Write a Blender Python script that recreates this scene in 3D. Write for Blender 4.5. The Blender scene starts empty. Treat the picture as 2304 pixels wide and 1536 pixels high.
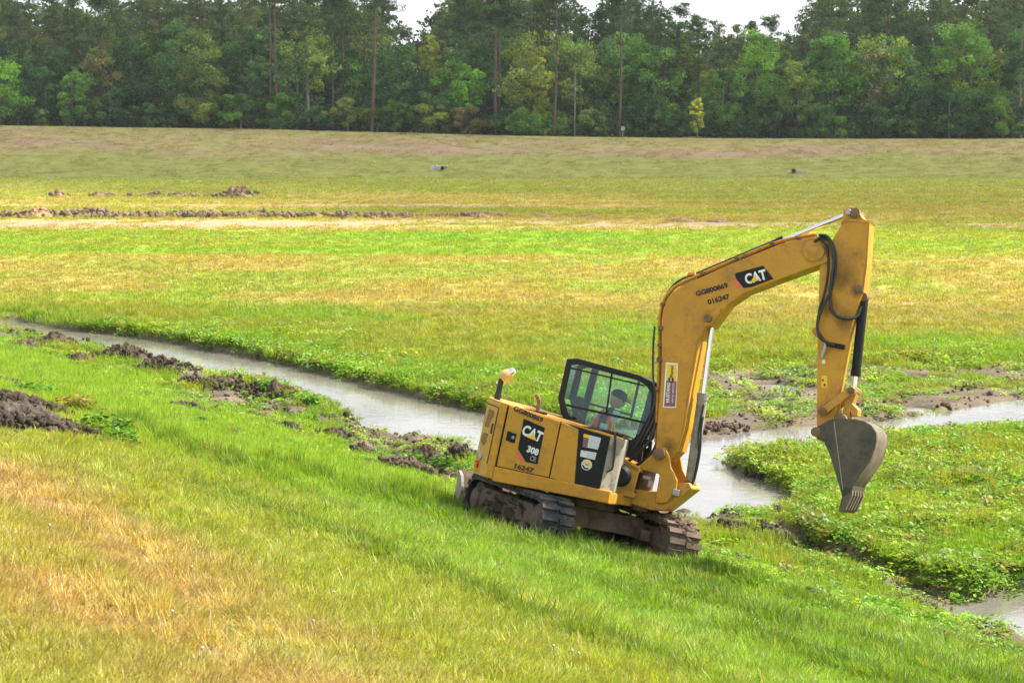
import bpy, bmesh, math, random
import numpy as np
from mathutils import Matrix, Vector
from math import radians, sin, cos, pi

# ------------------------------------------------------------------ camera, sky, sun, exposure
scene = bpy.context.scene
COL = scene.collection
EYE = 6.6
PITCH = math.atan(488 / 4480)
cam_d = bpy.data.cameras.new("camera"); cam_d.lens = 70; cam_d.sensor_width = 36
cam_d.clip_start = .5; cam_d.clip_end = 6000
cam_d.dof.use_dof = True; cam_d.dof.focus_distance = 27.0; cam_d.dof.aperture_fstop = 6.3
cam = bpy.data.objects.new("camera", cam_d); COL.objects.link(cam)
cam.location = (0, 0, EYE); cam.rotation_euler = (pi / 2 - PITCH, 0, 0)
scene.camera = cam

SUN_AZ, SUN_EL = radians(72), radians(43)          # azimuth clockwise from +Y (the view direction)
SUN = Vector((sin(SUN_AZ) * cos(SUN_EL), cos(SUN_AZ) * cos(SUN_EL), sin(SUN_EL)))
world = bpy.data.worlds.new("World"); scene.world = world; world.use_nodes = True
wn = world.node_tree.nodes; wl = world.node_tree.links
sky = wn.new("ShaderNodeTexSky"); sky.sky_type = 'NISHITA'; sky.sun_disc = False
sky.sun_elevation = SUN_EL; sky.sun_rotation = SUN_AZ
sky.air_density = 1.0; sky.dust_density = 1.6; sky.ozone_density = 1.0
wn["Background"].inputs[1].default_value = .15
# thin bright cloud veil over the whole sky: the sky colour washed out and mixed with white
hs = wn.new("ShaderNodeHueSaturation"); hs.inputs["Saturation"].default_value = .45; wl.new(sky.outputs[0], hs.inputs["Color"])
vm = wn.new("ShaderNodeMix"); vm.data_type = 'RGBA'; vm.inputs["Factor"].default_value = .62
wl.new(hs.outputs[0], vm.inputs["A"]); vm.inputs["B"].default_value = (3.3, 3.5, 3.85, 1)
wl.new(vm.outputs["Result"], wn["Background"].inputs[0])
sun_d = bpy.data.lights.new("sun", 'SUN'); sun_d.energy = 5.0; sun_d.angle = radians(1.0); sun_d.color = (1, .93, .82)
sun = bpy.data.objects.new("sun", sun_d); COL.objects.link(sun)
sun.rotation_euler = SUN.to_track_quat('Z', 'Y').to_euler()

scene.render.engine = 'CYCLES'
vs = scene.view_settings
vs.view_transform = 'Standard'; vs.look = 'None'; vs.gamma = 1; vs.use_curve_mapping = False
vs.exposure = 1.22
scene.cycles.use_denoising = True
scene.cycles.max_bounces = 4; scene.cycles.transparent_max_bounces = 16
scene.cycles.use_adaptive_sampling = True; scene.cycles.adaptive_threshold = .018
scene.cycles.transmission_bounces = 4; scene.cycles.diffuse_bounces = 2; scene.cycles.glossy_bounces = 2

rng = np.random.default_rng(7)
random.seed(7)

# ------------------------------------------------------------------ helpers
def tag(o, label=None, cat=None, group=None, kind=None):
    if label: o["label"] = label
    if cat: o["category"] = cat
    if group: o["group"] = group
    if kind: o["kind"] = kind
    return o

def link(name, data, parent=None):
    o = bpy.data.objects.new(name, data); COL.objects.link(o)
    if parent: o.parent = parent
    return o

def np_mesh(name, v, f, mat=None, smooth=False):
    """v (N,3), f (M,3) or (M,4) -> mesh"""
    v = np.asarray(v, dtype=np.float32); f = np.asarray(f, dtype=np.int32)
    me = bpy.data.meshes.new(name); k = f.shape[1]
    me.vertices.add(len(v)); me.vertices.foreach_set("co", v.ravel())
    me.loops.add(f.size); me.loops.foreach_set("vertex_index", f.ravel())
    me.polygons.add(len(f)); me.polygons.foreach_set("loop_start", np.arange(0, f.size, k, dtype=np.int32))
    me.polygons.foreach_set("loop_total", np.full(len(f), k, dtype=np.int32))
    if smooth: me.polygons.foreach_set("use_smooth", np.ones(len(f), dtype=bool))
    me.update(calc_edges=True)
    if mat: me.materials.append(mat)
    return me

class MB:
    """collects shapes for one mesh object"""
    def __init__(s): s.v = []; s.f = []; s.fm = []
    def add(s, v, f, m=0):
        o = len(s.v); s.v += [tuple(p) for p in v]
        s.f += [tuple(i + o for i in q) for q in f]; s.fm += [m] * len(f); return s
    def box(s, x0, x1, y0, y1, z0, z1, m=0):
        return s.add([(x, y, z) for z in (z0, z1) for y in (y0, y1) for x in (x0, x1)],
                     [(0, 2, 3, 1), (4, 5, 7, 6), (0, 1, 5, 4), (2, 6, 7, 3), (0, 4, 6, 2), (1, 3, 7, 5)], m)
    def prism(s, poly, y0, y1, m=0):
        """poly in (x,z), extruded along y"""
        n = len(poly); v = [(x, y0, z) for x, z in poly] + [(x, y1, z) for x, z in poly]
        return s.add(v, [tuple(range(n)), tuple(range(2 * n - 1, n - 1, -1))] + [(i, i + n, (i + 1) % n + n, (i + 1) % n) for i in range(n)], m)
    def plan(s, poly, z0, z1, m=0):
        """poly in (x,y); z0,z1 numbers or functions of (x,y)"""
        g = lambda z, p: z(*p) if callable(z) else z
        n = len(poly); v = [(x, y, g(z0, (x, y))) for x, y in poly] + [(x, y, g(z1, (x, y))) for x, y in poly]
        return s.add(v, [tuple(range(n - 1, -1, -1)), tuple(range(n, 2 * n))] + [(i, (i + 1) % n, (i + 1) % n + n, i + n) for i in range(n)], m)
    def ring(s, outer, inner, y0, y1, m=0):
        n = len(outer); v = []
        for y in (y0, y1):
            v += [(x, y, z) for x, z in outer] + [(x, y, z) for x, z in inner]
        f = []
        for i in range(n):
            j = (i + 1) % n
            f += [(i, j, n + j, n + i), (2 * n + j, 2 * n + i, 3 * n + i, 3 * n + j), (j, i, 2 * n + i, 2 * n + j), (n + i, n + j, 3 * n + j, 3 * n + i)]
        return s.add(v, f, m)
    def tube(s, pts, r, n=10, caps=True, m=0):
        pts = [Vector(p) for p in pts]; rs = r if isinstance(r, (list, tuple)) else [r] * len(pts)
        ref = None; v = []
        for i, p in enumerate(pts):
            d = (pts[min(i + 1, len(pts) - 1)] - pts[max(i - 1, 0)]).normalized()
            if ref is None: ref = d.orthogonal().normalized()
            ref = (ref - d * ref.dot(d)); ref = ref.normalized() if ref.length > 1e-6 else d.orthogonal().normalized()
            b = d.cross(ref)
            v += [p + (ref * cos(2 * pi * k / n) + b * sin(2 * pi * k / n)) * rs[i] for k in range(n)]
        f = []
        for i in range(len(pts) - 1):
            for k in range(n):
                a, c = i * n + k, i * n + (k + 1) % n
                f.append((a, c, c + n, a + n))
        if caps: f += [tuple(range(n - 1, -1, -1)), tuple(range((len(pts) - 1) * n, len(pts) * n))]
        return s.add(v, f, m)
    def lathe(s, prof, c=(0, 0, 0), n=16, axis='z', m=0):
        """prof: (radius, height)"""
        v = []
        for r, h in prof:
            for k in range(n):
                a = 2 * pi * k / n; p = (r * cos(a), r * sin(a), h)
                if axis == 'y': p = (p[0], p[2], p[1])
                v.append((p[0] + c[0], p[1] + c[1], p[2] + c[2]))
        f = []
        for i in range(len(prof) - 1):
            for k in range(n):
                a, b = i * n + k, i * n + (k + 1) % n
                f.append((a, b, b + n, a + n))
        f += [tuple(range(n - 1, -1, -1)), tuple(range((len(prof) - 1) * n, len(prof) * n))]
        return s.add(v, f, m)
    def xf(s, M):
        s.v = [tuple(M @ Vector(p)) for p in s.v]; return s
    def mesh(s, name, mats, smooth=None):
        me = bpy.data.meshes.new(name); me.from_pydata(s.v, [], s.f)
        for m in (mats if isinstance(mats, (list, tuple)) else [mats]): me.materials.append(m)
        me.polygons.foreach_set("material_index", s.fm)
        bm = bmesh.new(); bm.from_mesh(me); bmesh.ops.recalc_face_normals(bm, faces=bm.faces); bm.to_mesh(me); bm.free()
        if smooth:
            me.polygons.foreach_set("use_smooth", [True] * len(me.polygons)); me.set_sharp_from_angle(angle=radians(smooth))
        me.update(); return me
    def build(s, name, mats, parent=None, bevel=0, smooth=None, seg=2):
        o = link(name, s.mesh(name, mats, smooth), parent)
        if bevel:
            b = o.modifiers.new("bevel", 'BEVEL'); b.width = bevel; b.segments = seg; b.limit_method = 'ANGLE'; b.angle_limit = radians(35)
        return o

def empty(name, M=None):
    o = link(name, None); o.empty_display_size = .3
    if M is not None: o.matrix_world = M
    return o

def spline(pts, k=6):
    pts = [np.array(p, float) for p in pts]; out = []
    for i in range(len(pts) - 1):
        p0, p1, p2, p3 = pts[max(i - 1, 0)], pts[i], pts[i + 1], pts[min(i + 2, len(pts) - 1)]
        for j in range(k):
            t = j / k
            out.append(.5 * (2 * p1 + (p2 - p0) * t + (2 * p0 - 5 * p1 + 4 * p2 - p3) * t * t + (3 * p1 - p0 - 3 * p2 + p3) * t ** 3))
    return out + [pts[-1]]

# ------------------------------------------------------------------ noise
def hsh(i, j, seed):
    n = (i.astype(np.int64) * 374761393 + j.astype(np.int64) * 668265263 + seed * 1442695041) & 0x7fffffff
    n = ((n ^ (n >> 13)) * 1274126177) & 0x7fffffff
    return ((n ^ (n >> 16)) & 0xffff) / 65535.0
def vnoise(x, y, seed=0):
    xi, yi = np.floor(x), np.floor(y); fx, fy = x - xi, y - yi
    fx = fx * fx * (3 - 2 * fx); fy = fy * fy * (3 - 2 * fy)
    xi = xi.astype(np.int64); yi = yi.astype(np.int64)
    a, b, c, d = hsh(xi, yi, seed), hsh(xi + 1, yi, seed), hsh(xi, yi + 1, seed), hsh(xi + 1, yi + 1, seed)
    return (a * (1 - fx) + b * fx) * (1 - fy) + (c * (1 - fx) + d * fx) * fy
def fbm(x, y, seed=0, o=4):
    s = 0; a = .5; n = 0
    for k in range(o):
        s = s + a * vnoise(x * 2 ** k + 17.3 * k, y * 2 ** k - 9.1 * k, seed + k); n += a; a *= .5
    return s / n
def sm(a, b, x):
    t = np.clip((x - a) / (b - a), 0, 1); return t * t * (3 - 2 * t)

# ------------------------------------------------------------------ materials
def mat(name): 
    m = bpy.data.materials.new(name); m.use_nodes = True
    return m, m.node_tree.nodes, m.node_tree.links, m.node_tree.nodes["Principled BSDF"]
def plain(name, col, rough=.6, metal=0, spec=.5, coat=0):
    m, N, L, b = mat(name)
    b.inputs["Base Color"].default_value = (*col, 1); b.inputs["Roughness"].default_value = rough
    b.inputs["Metallic"].default_value = metal; b.inputs["Specular IOR Level"].default_value = spec
    b.inputs["Coat Weight"].default_value = coat
    return m
def node(N, t, **k):
    n = N.new(t)
    for a, v in k.items(): setattr(n, a, v)
    return n
def ramp(N, L, src, stops):
    r = N.new("ShaderNodeValToRGB"); e = r.color_ramp.elements
    while len(e) < len(stops): e.new(.5)
    for q, (p, c) in zip(e, stops): q.position = p; q.color = (*c, 1) if len(c) == 3 else c
    L.new(src, r.inputs[0]); return r.outputs[0]
def noise(N, L, scale, detail=4, rough=.55, coord=None, dist=0):
    n = N.new("ShaderNodeTexNoise"); n.inputs["Scale"].default_value = scale; n.inputs["Detail"].default_value = detail
    n.inputs["Roughness"].default_value = rough; n.inputs["Distortion"].default_value = dist
    if coord is not None: L.new(coord, n.inputs["Vector"])
    return n.outputs[0]
def mix(N, L, fac, a, b, mode='MIX'):
    m = N.new("ShaderNodeMix"); m.data_type = 'RGBA'; m.blend_type = mode
    for s, v in ((m.inputs["Factor"], fac), (m.inputs["A"], a), (m.inputs["B"], b)):
        if isinstance(v, (int, float)): s.default_value = v
        elif isinstance(v, tuple): s.default_value = (*v, 1)
        else: L.new(v, s)
    return m.outputs["Result"]
def bump(N, L, h, b, strength=.4, dist=.02):
    n = N.new("ShaderNodeBump"); n.inputs["Strength"].default_value = strength; n.inputs["Distance"].default_value = dist
    L.new(h, n.inputs["Height"]); L.new(n.outputs[0], b.inputs["Normal"])

def dirty(name, col, dirt=(.17, .115, .07), lo=.55, hi=.75, rough=.42, scale=3.0, spec=.5, metal=0, fleck=.0, coat=0):
    """paint with patches of dried mud and fine wear"""
    m, N, L, b = mat(name); tc = N.new("ShaderNodeTexCoord").outputs["Object"]
    n1 = noise(N, L, scale, 8, .68, tc, .4); n2 = noise(N, L, scale * 9, 5, .7, tc)
    mm = N.new("ShaderNodeMath"); mm.operation = 'MULTIPLY_ADD'; L.new(n2, mm.inputs[0]); mm.inputs[1].default_value = .35; L.new(n1, mm.inputs[2])
    fac = ramp(N, L, mm.outputs[0], [(lo, (0, 0, 0)), (hi, (1, 1, 1))])
    tone = ramp(N, L, noise(N, L, scale * .5, 4, .6, tc), [(.3, tuple(c * .84 for c in col)), (.7, tuple(min(1, c * 1.10) for c in col))])
    mp = N.new("ShaderNodeMapping"); mp.inputs["Scale"].default_value = (2.2, 2.2, 17); mp.inputs["Rotation"].default_value = (0, .5, 0); L.new(tc, mp.inputs[0])
    scr = ramp(N, L, noise(N, L, 2.0, 6, .8, mp.outputs[0]), [(.60, (0, 0, 0)), (.70, (1, 1, 1))])
    tone = mix(N, L, scr, tone, tuple(c * .45 + d * .35 for c, d in zip(col, dirt)))
    L.new(mix(N, L, fac, tone, dirt), b.inputs["Base Color"])
    L.new(ramp(N, L, fac, [(0, (rough,) * 3), (1, (.9,) * 3)]), b.inputs["Roughness"])
    b.inputs["Specular IOR Level"].default_value = spec; b.inputs["Metallic"].default_value = metal
    b.inputs["Coat Weight"].default_value = coat; b.inputs["Coat Roughness"].default_value = .25
    bump(N, L, mm.outputs[0], b, .25, .01)
    return m

YEL = (.54, .262, .019)
M = {}
M['yellow'] = dirty("yellow_paint", YEL, (.23, .13, .05), .64, .98, .42, 2.6, spec=.3)
M['yellow_worn'] = dirty("worn_yellow_paint", YEL, (.16, .10, .05), .66, .95, .5, 3.5)
M['black'] = dirty("black_paint", (.008, .008, .010), (.11, .085, .065), .82, 1.15, .5, 3, spec=.25)
M['dusty'] = dirty("dusty_black_plastic", (.03, .03, .03), (.30, .26, .21), .42, .68, .7, 7)
M['rubber'] = dirty("track_rubber", (.028, .031, .036), (.19, .135, .09), .66, .92, .75, 5, spec=.35)
M['mudsteel'] = dirty("muddy_steel", (.032, .029, .027), (.145, .10, .068), .46, .74, .8, 4, spec=.3)
M['bucket'] = dirty("bucket_steel", (.05, .045, .037), (.17, .135, .09), .56, .88, .5, 3.5, metal=.35)
M['bucketback'] = dirty("bucket_shell", (.065, .055, .041), (.185, .142, .092), .50, .82, .7, 5)
M['chrome'] = plain("polished_rod", (.72, .73, .75), .16, 1)
M['steel'] = plain("grey_steel", (.35, .35, .34), .45, .8)
M['rust'] = dirty("rusty_pin", (.10, .07, .045), (.22, .12, .06), .5, .8, .7, 9)
M['hose'] = plain("hose_rubber", (.014, .014, .016), .45)
M['white'] = plain("white_print", (.75, .75, .73), .5)
M['decalblack'] = plain("black_decal", (.008, .008, .010), .5, spec=.25)
M['stencil'] = plain("black_stencil", (.03, .02, .012), .7)
M['decalred'] = plain("red_decal", (.70, .12, .06), .4)
M['decalyel'] = plain("yellow_print", (.80, .50, .01), .4)
M['grey'] = plain("grey_print", (.35, .35, .36), .5)
M['maroon'] = plain("maroon_print", (.23, .085, .09), .5)
M['label'] = plain("pale_label", (.62, .66, .70), .5)
M['amber'] = plain("amber_lens", (.62, .40, .15), .15)
M['red'] = plain("red_lens", (.55, .03, .015), .25)
M['ventbrown'] = plain("vent_mesh", (.20, .105, .02), .7)
M['seat'] = plain("seat_cloth", (.02, .02, .024), .85)
M['interior'] = plain("cab_interior", (.012, .012, .014), .6, spec=.3)
M['vest'] = plain("orange_vest", (.95, .17, .03), .8)
M['shirt'] = plain("navy_shirt", (.018, .022, .035), .9)
M['jeans'] = plain("blue_jeans", (.16, .24, .30), .9)
M['skin'] = plain("skin", (.52, .28, .18), .6)
M['cap'] = plain("dark_cap", (.016, .016, .02), .8)
M['glove'] = plain("work_glove", (.42, .28, .15), .9)

def glass_mat():
    m, N, L, b = mat("tinted_glass"); N.remove(b); out = N["Material Output"]
    t = N.new("ShaderNodeBsdfTransparent"); t.inputs[0].default_value = (.84, .95, .905, 1)
    g = N.new("ShaderNodeBsdfGlossy"); g.inputs[0].default_value = (.9, .95, .95, 1); g.inputs[1].default_value = .03
    fr = N.new("ShaderNodeFresnel"); fr.inputs[0].default_value = 1.45
    s = N.new("ShaderNodeMixShader"); L.new(fr.outputs[0], s.inputs[0]); L.new(t.outputs[0], s.inputs[1]); L.new(g.outputs[0], s.inputs[2])
    L.new(s.outputs[0], out.inputs[0]); return m
M['glass'] = glass_mat()

def soil(name, c0, c1, c2, scale=6):
    m, N, L, b = mat(name); tc = N.new("ShaderNodeTexCoord").outputs["Object"]
    n = noise(N, L, scale, 8, .7, tc)
    L.new(ramp(N, L, n, [(.3, c0), (.52, c1), (.72, c2)]), b.inputs["Base Color"])
    b.inputs["Roughness"].default_value = .92; b.inputs["Specular IOR Level"].default_value = .2
    bump(N, L, noise(N, L, scale * 3, 7, .75, tc), b, .9, .05)
    return m
M['mud'] = soil("wet_mud", (.045, .033, .024), (.098, .072, .050), (.175, .132, .094), 5)
M['darkmud'] = soil("dark_wet_mud", (.05, .042, .034), (.12, .098, .076), (.24, .20, .16), 7)
M['drymud'] = soil("dry_mud", (.085, .055, .038), (.17, .118, .08), (.27, .20, .14), 6)
M['trackmud'] = soil("track_mud", (.03, .022, .017), (.085, .06, .043), (.19, .14, .10), 7)
M['spoil'] = soil("sandy_spoil", (.13, .082, .046), (.235, .155, .092), (.37, .26, .165), 1.6)
M['orangespoil'] = soil("orange_clay", (.20, .115, .05), (.36, .215, .10), (.46, .33, .20), 1.2)

# leaf-like materials: colour from an attribute, light passing through
def leafy(name, src, trans=.45, rough=.5, spec=.25, var=.35):
    m, N, L, b = mat(name); out = N["Material Output"]
    if src == 'inst':
        a = N.new("ShaderNodeAttribute"); a.attribute_type = 'INSTANCER'; a.attribute_name = "col"; base = a.outputs["Color"]
        rnd = N.new("ShaderNodeAttribute"); rnd.attribute_name = "v"; fac = rnd.outputs["Fac"]
    elif src == 'obj':
        base = N.new("ShaderNodeObjectInfo").outputs["Color"]
        rnd = N.new("ShaderNodeAttribute"); rnd.attribute_name = "v"; fac = rnd.outputs["Fac"]
    lo = ramp(N, L, fac, [(0, (1 - var,) * 3), (1, (1 + var, 1 + var, 1 + var * .6))])
    c = mix(N, L, 1.0, base, lo, 'MULTIPLY')
    L.new(c, b.inputs["Base Color"]); b.inputs["Roughness"].default_value = rough; b.inputs["Specular IOR Level"].default_value = spec
    t = N.new("ShaderNodeBsdfTranslucent"); L.new(mix(N, L, 1.0, c, (1.25, 1.15, .55), 'MULTIPLY'), t.inputs[0])
    s = N.new("ShaderNodeMixShader"); s.inputs[0].default_value = trans
    L.new(b.outputs[0], s.inputs[1]); L.new(t.outputs[0], s.inputs[2]); L.new(s.outputs[0], out.inputs[0])
    return m
M['grass'] = leafy("grass_blades", 'inst', .45, .5, .3)
M['weed'] = leafy("weed_leaves", 'inst', .40, .5, .35)
M['leaf'] = leafy("tree_leaves", 'obj', .35, .6, .15, .75)

def bark(name, c0, c1):
    m, N, L, b = mat(name); tc = N.new("ShaderNodeTexCoord").outputs["Object"]
    mp = N.new("ShaderNodeMapping"); mp.inputs["Scale"].default_value = (3, 3, .6); L.new(tc, mp.inputs[0])
    L.new(ramp(N, L, noise(N, L, 2, 6, .7, mp.outputs[0]), [(.35, c0), (.65, c1)]), b.inputs["Base Color"])
    b.inputs["Roughness"].default_value = .9; b.inputs["Specular IOR Level"].default_value = .1
    return m
M['pinebark'] = bark("pine_bark", (.075, .05, .042), (.17, .115, .095))
M['greybark'] = bark("grey_bark", (.13, .12, .105), (.30, .28, .25))

# ------------------------------------------------------------------ layout of the place
# the stream bank: a straight 1:4 slope, B on the near water edge, n uphill, d along the stream
Bp = np.array([-3.0157, 44.26]); DR = np.array([.52498, -.85112]); NU = np.array([-.85112, -.52498])
WATER_Z = -.20
# water outlines, traced on the level of the water (x, y in metres)
STREAM = [(-17.54,69.07),(-15.67,66.37),(-13.63,64.82),(-11.25,62.44),(-9.10,59.40),(-7.35,57.17),(-5.67,54.51),(-4.52,52.63),(-3.32,50.44),(-2.20,48.43),(-1.30,47.22),(-0.70,46.43),(0.49,45.59),(1.69,44.71),(2.93,43.62),(3.93,42.69),(5.16,43.30),(6.11,43.81),(6.98,44.32),(8.43,45.11),(9.36,45.73),(10.50,46.64),(12.61,48.58),(14.20,49.70),(13.38,46.78),(11.90,45.79),(9.44,44.12),(8.07,42.93),(6.67,42.33),(5.70,41.46),(4.91,41.12),(4.11,40.62),(3.86,39.87),(4.02,38.84),(4.52,37.86),(4.75,36.93),(4.96,35.70),(4.68,34.79),(4.08,34.08),(3.22,33.93),(2.57,34.59),(1.64,36.49),(0.85,38.35),(-0.29,40.30),(-0.72,41.52),(-1.36,42.33),(-1.95,42.69),(-2.78,43.62),(-3.08,44.91),(-3.72,46.93),(-4.47,48.12),(-5.32,50.03),(-6.35,52.08),(-7.80,53.18),(-9.35,55.30),(-10.66,57.71),(-12.75,60.58),(-14.48,63.08),(-16.75,66.51)]
POND = [(6.12,27.18),(6.62,27.74),(7.51,28.62),(8.38,29.04),(7.04,24.27),(6.79,25.80),(6.47,26.31),(6.16,26.81)]
CHANNEL = [(4.42,33.14),(4.72,32.59),(4.96,31.73),(5.55,30.22),(6.00,29.04),(6.31,27.74),(6.07,27.23),(5.68,28.43),(5.23,29.56),(4.58,31.10),(4.31,32.24)]
def ell(cx, cy, a, b): return [(cx + a * cos(k * pi / 6), cy + b * sin(k * pi / 6)) for k in range(12)]
PUDDLES = [ell(6.75, 51.3, .55, .42), ell(7.6, 50.9, .6, .45), ell(10.9, 53.0, .4, .3), ell(11.6, 52.9, .35, .3), ell(5.9, 48.6, .4, .25), ell(9.6, 47.2, .4, .5)]
WATERS = [STREAM, POND, CHANNEL] + PUDDLES

def sdist(x, y, poly):
    """signed distance to a polygon, negative inside"""
    p = np.array(poly); q = np.roll(p, -1, 0)
    d2 = np.full(x.shape, 1e9); ins = np.zeros(x.shape, bool)
    for (ax, ay), (bx, by) in zip(p, q):
        ex, ey = bx - ax, by - ay; t = np.clip(((x - ax) * ex + (y - ay) * ey) / (ex * ex + ey * ey + 1e-12), 0, 1)
        d2 = np.minimum(d2, (x - ax - t * ex) ** 2 + (y - ay - t * ey) ** 2)
        c = ((ay > y) != (by > y)) & (x < (bx - ax) * (y - ay) / (by - ay + 1e-12) + ax); ins ^= c
    return np.where(ins, -1, 1) * np.sqrt(d2)
def water_d(x, y):
    d = np.full(x.shape, 60.0)
    k = (x > -26) & (x < 24) & (y > 18) & (y < 84)
    if k.any():
        xs, ys = x[k], y[k]; w = .22 * (fbm(xs * 1.7, ys * 1.7, 5, 3) - .5) + .25 * (fbm(xs * .5, ys * .5, 6, 2) - .5)
        dd = np.full(xs.shape, 60.0)
        for i, P in enumerate(WATERS): dd = np.minimum(dd, sdist(xs, ys, P) + (.0 if i < 1 else .16 if i == 1 else .38 if i == 2 else .28))
        d[k] = dd + w - .28
    return d

CRX = [-140, -70, -33, 0, 27, 70, 200]; CRZ = [6.6, 6.42, 5.87, 5.02, 4.66, 4.6, 4.6]
RUTS = [(9.25, 6, 17, .22, .24), (8.0, 11, 19, .18, .22), (6.3, 12, 30, .15, .25), (11.4, 15, 31, .12, .25), (7.1, 16, 34, .2, .24), (8.6, 20, 34, .13, .25), (4.6, 17, 34, .13, .22), (15.4, 20, 29, .14, .3), (13.2, 10, 24, .1, .3)]

def terrain(x, y):
    t = (x - Bp[0]) * NU[0] + (y - Bp[1]) * NU[1]; s = (x - Bp[0]) * DR[0] + (y - Bp[1]) * DR[1]
    dw = water_d(x, y)
    a = .25 * np.minimum(t, 21.5 + 0 * t) - .6
    h = .5 * (a + np.sqrt(a * a + .07)) * (1 - sm(20, 26, t) * .0)
    nb = sm(1.0, 3.0, t)
    rough = fbm(x * .9, y * .9, 11, 4) - .5
    h = h + .10 * rough * np.where(y < 70, 1, .6) + .10 * (fbm(x * .13, y * .13, 12, 3) - .5)
    for t0, s0, s1, dep, w in RUTS:
        wob = .35 * (vnoise(s * .22, s * 0 + t0, 21) - .5) + .16 * (vnoise(s * .8, s * 0 + t0, 22) - .5)
        k = sm(s0, s0 + 2, s) * (1 - sm(s1 - 2, s1, s)) * (.35 + .9 * vnoise(s * .5, s * 0 + t0 * 3, 23))
        h = h + k * dep * (-np.exp(-((t - t0 - wob) / w) ** 2) + .55 * np.exp(-((t - t0 - wob - .45) / w) ** 2))
    # churned strip between bank and water
    strip = sm(.0, .5, t) * (1 - sm(2.8, 4.8, t)) * (dw > 0)
    h = h + strip * (.42 * (fbm(x * 1.6, y * 1.6, 31, 4) - .44)) - .06 * strip
    ridge = sm(.10, .45, dw) * (1 - sm(1.1, 2.0, dw)) * (t > .1) * (1 - sm(13, 16, s))
    crumb = np.abs(fbm(x * 2.3, y * 2.3, 36, 4) - .5)
    h = h + ridge * (.20 * (fbm(x * .7, y * .7, 35, 3) - .30) + .55 * (.12 - crumb))
    far = (t < .2) & (y < 62) & (dw > 0)
    h = h + far * sm(.1, .8, dw) * (.16 * (fbm(x * .8, y * .8, 33, 3) - .4))
    h = h - .13 * sm(2.2, 4.5, x) * sm(42, 44.5, y) * (1 - sm(53, 57, y)) * (t < -2)
    h = h - strip * .08 * (1 - sm(.3, 1.2, dw))
    h = h - .62 * (1 - sm(-.30, .30, dw))
    # far embankment
    yb = y - 246 - .02 * x
    prof = sm(-3, 12, yb) * .25 + .75 * np.clip((yb - 1) / 25, 0, 1); prof = np.clip(prof, 0, 1)
    prof = prof - .02 * np.exp(-((yb - 26) / 4) ** 2)
    h = h + np.interp(x, CRX, CRZ) * prof
    return h, t, s, dw

G_LUSH = np.array((.208, .345, .022)); G_YEL = np.array((.278, .318, .034)); G_TAN = np.array((.390, .315, .095))
G_DRY = np.array((.41, .295, .112)); G_DEEP = np.array((.095, .20, .014)); G_PALE = np.array((.31, .42, .075)); G_BERM = np.array((.29, .25, .105)); G_PURP = np.array((.275, .20, .115))
SOIL = np.array((.115, .09, .068)); SAND = np.array((.35, .265, .165)); THATCH = np.array((.20, .19, .05))
def lerp(a, b, f): return a + (b - a) * f[..., None]

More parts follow.
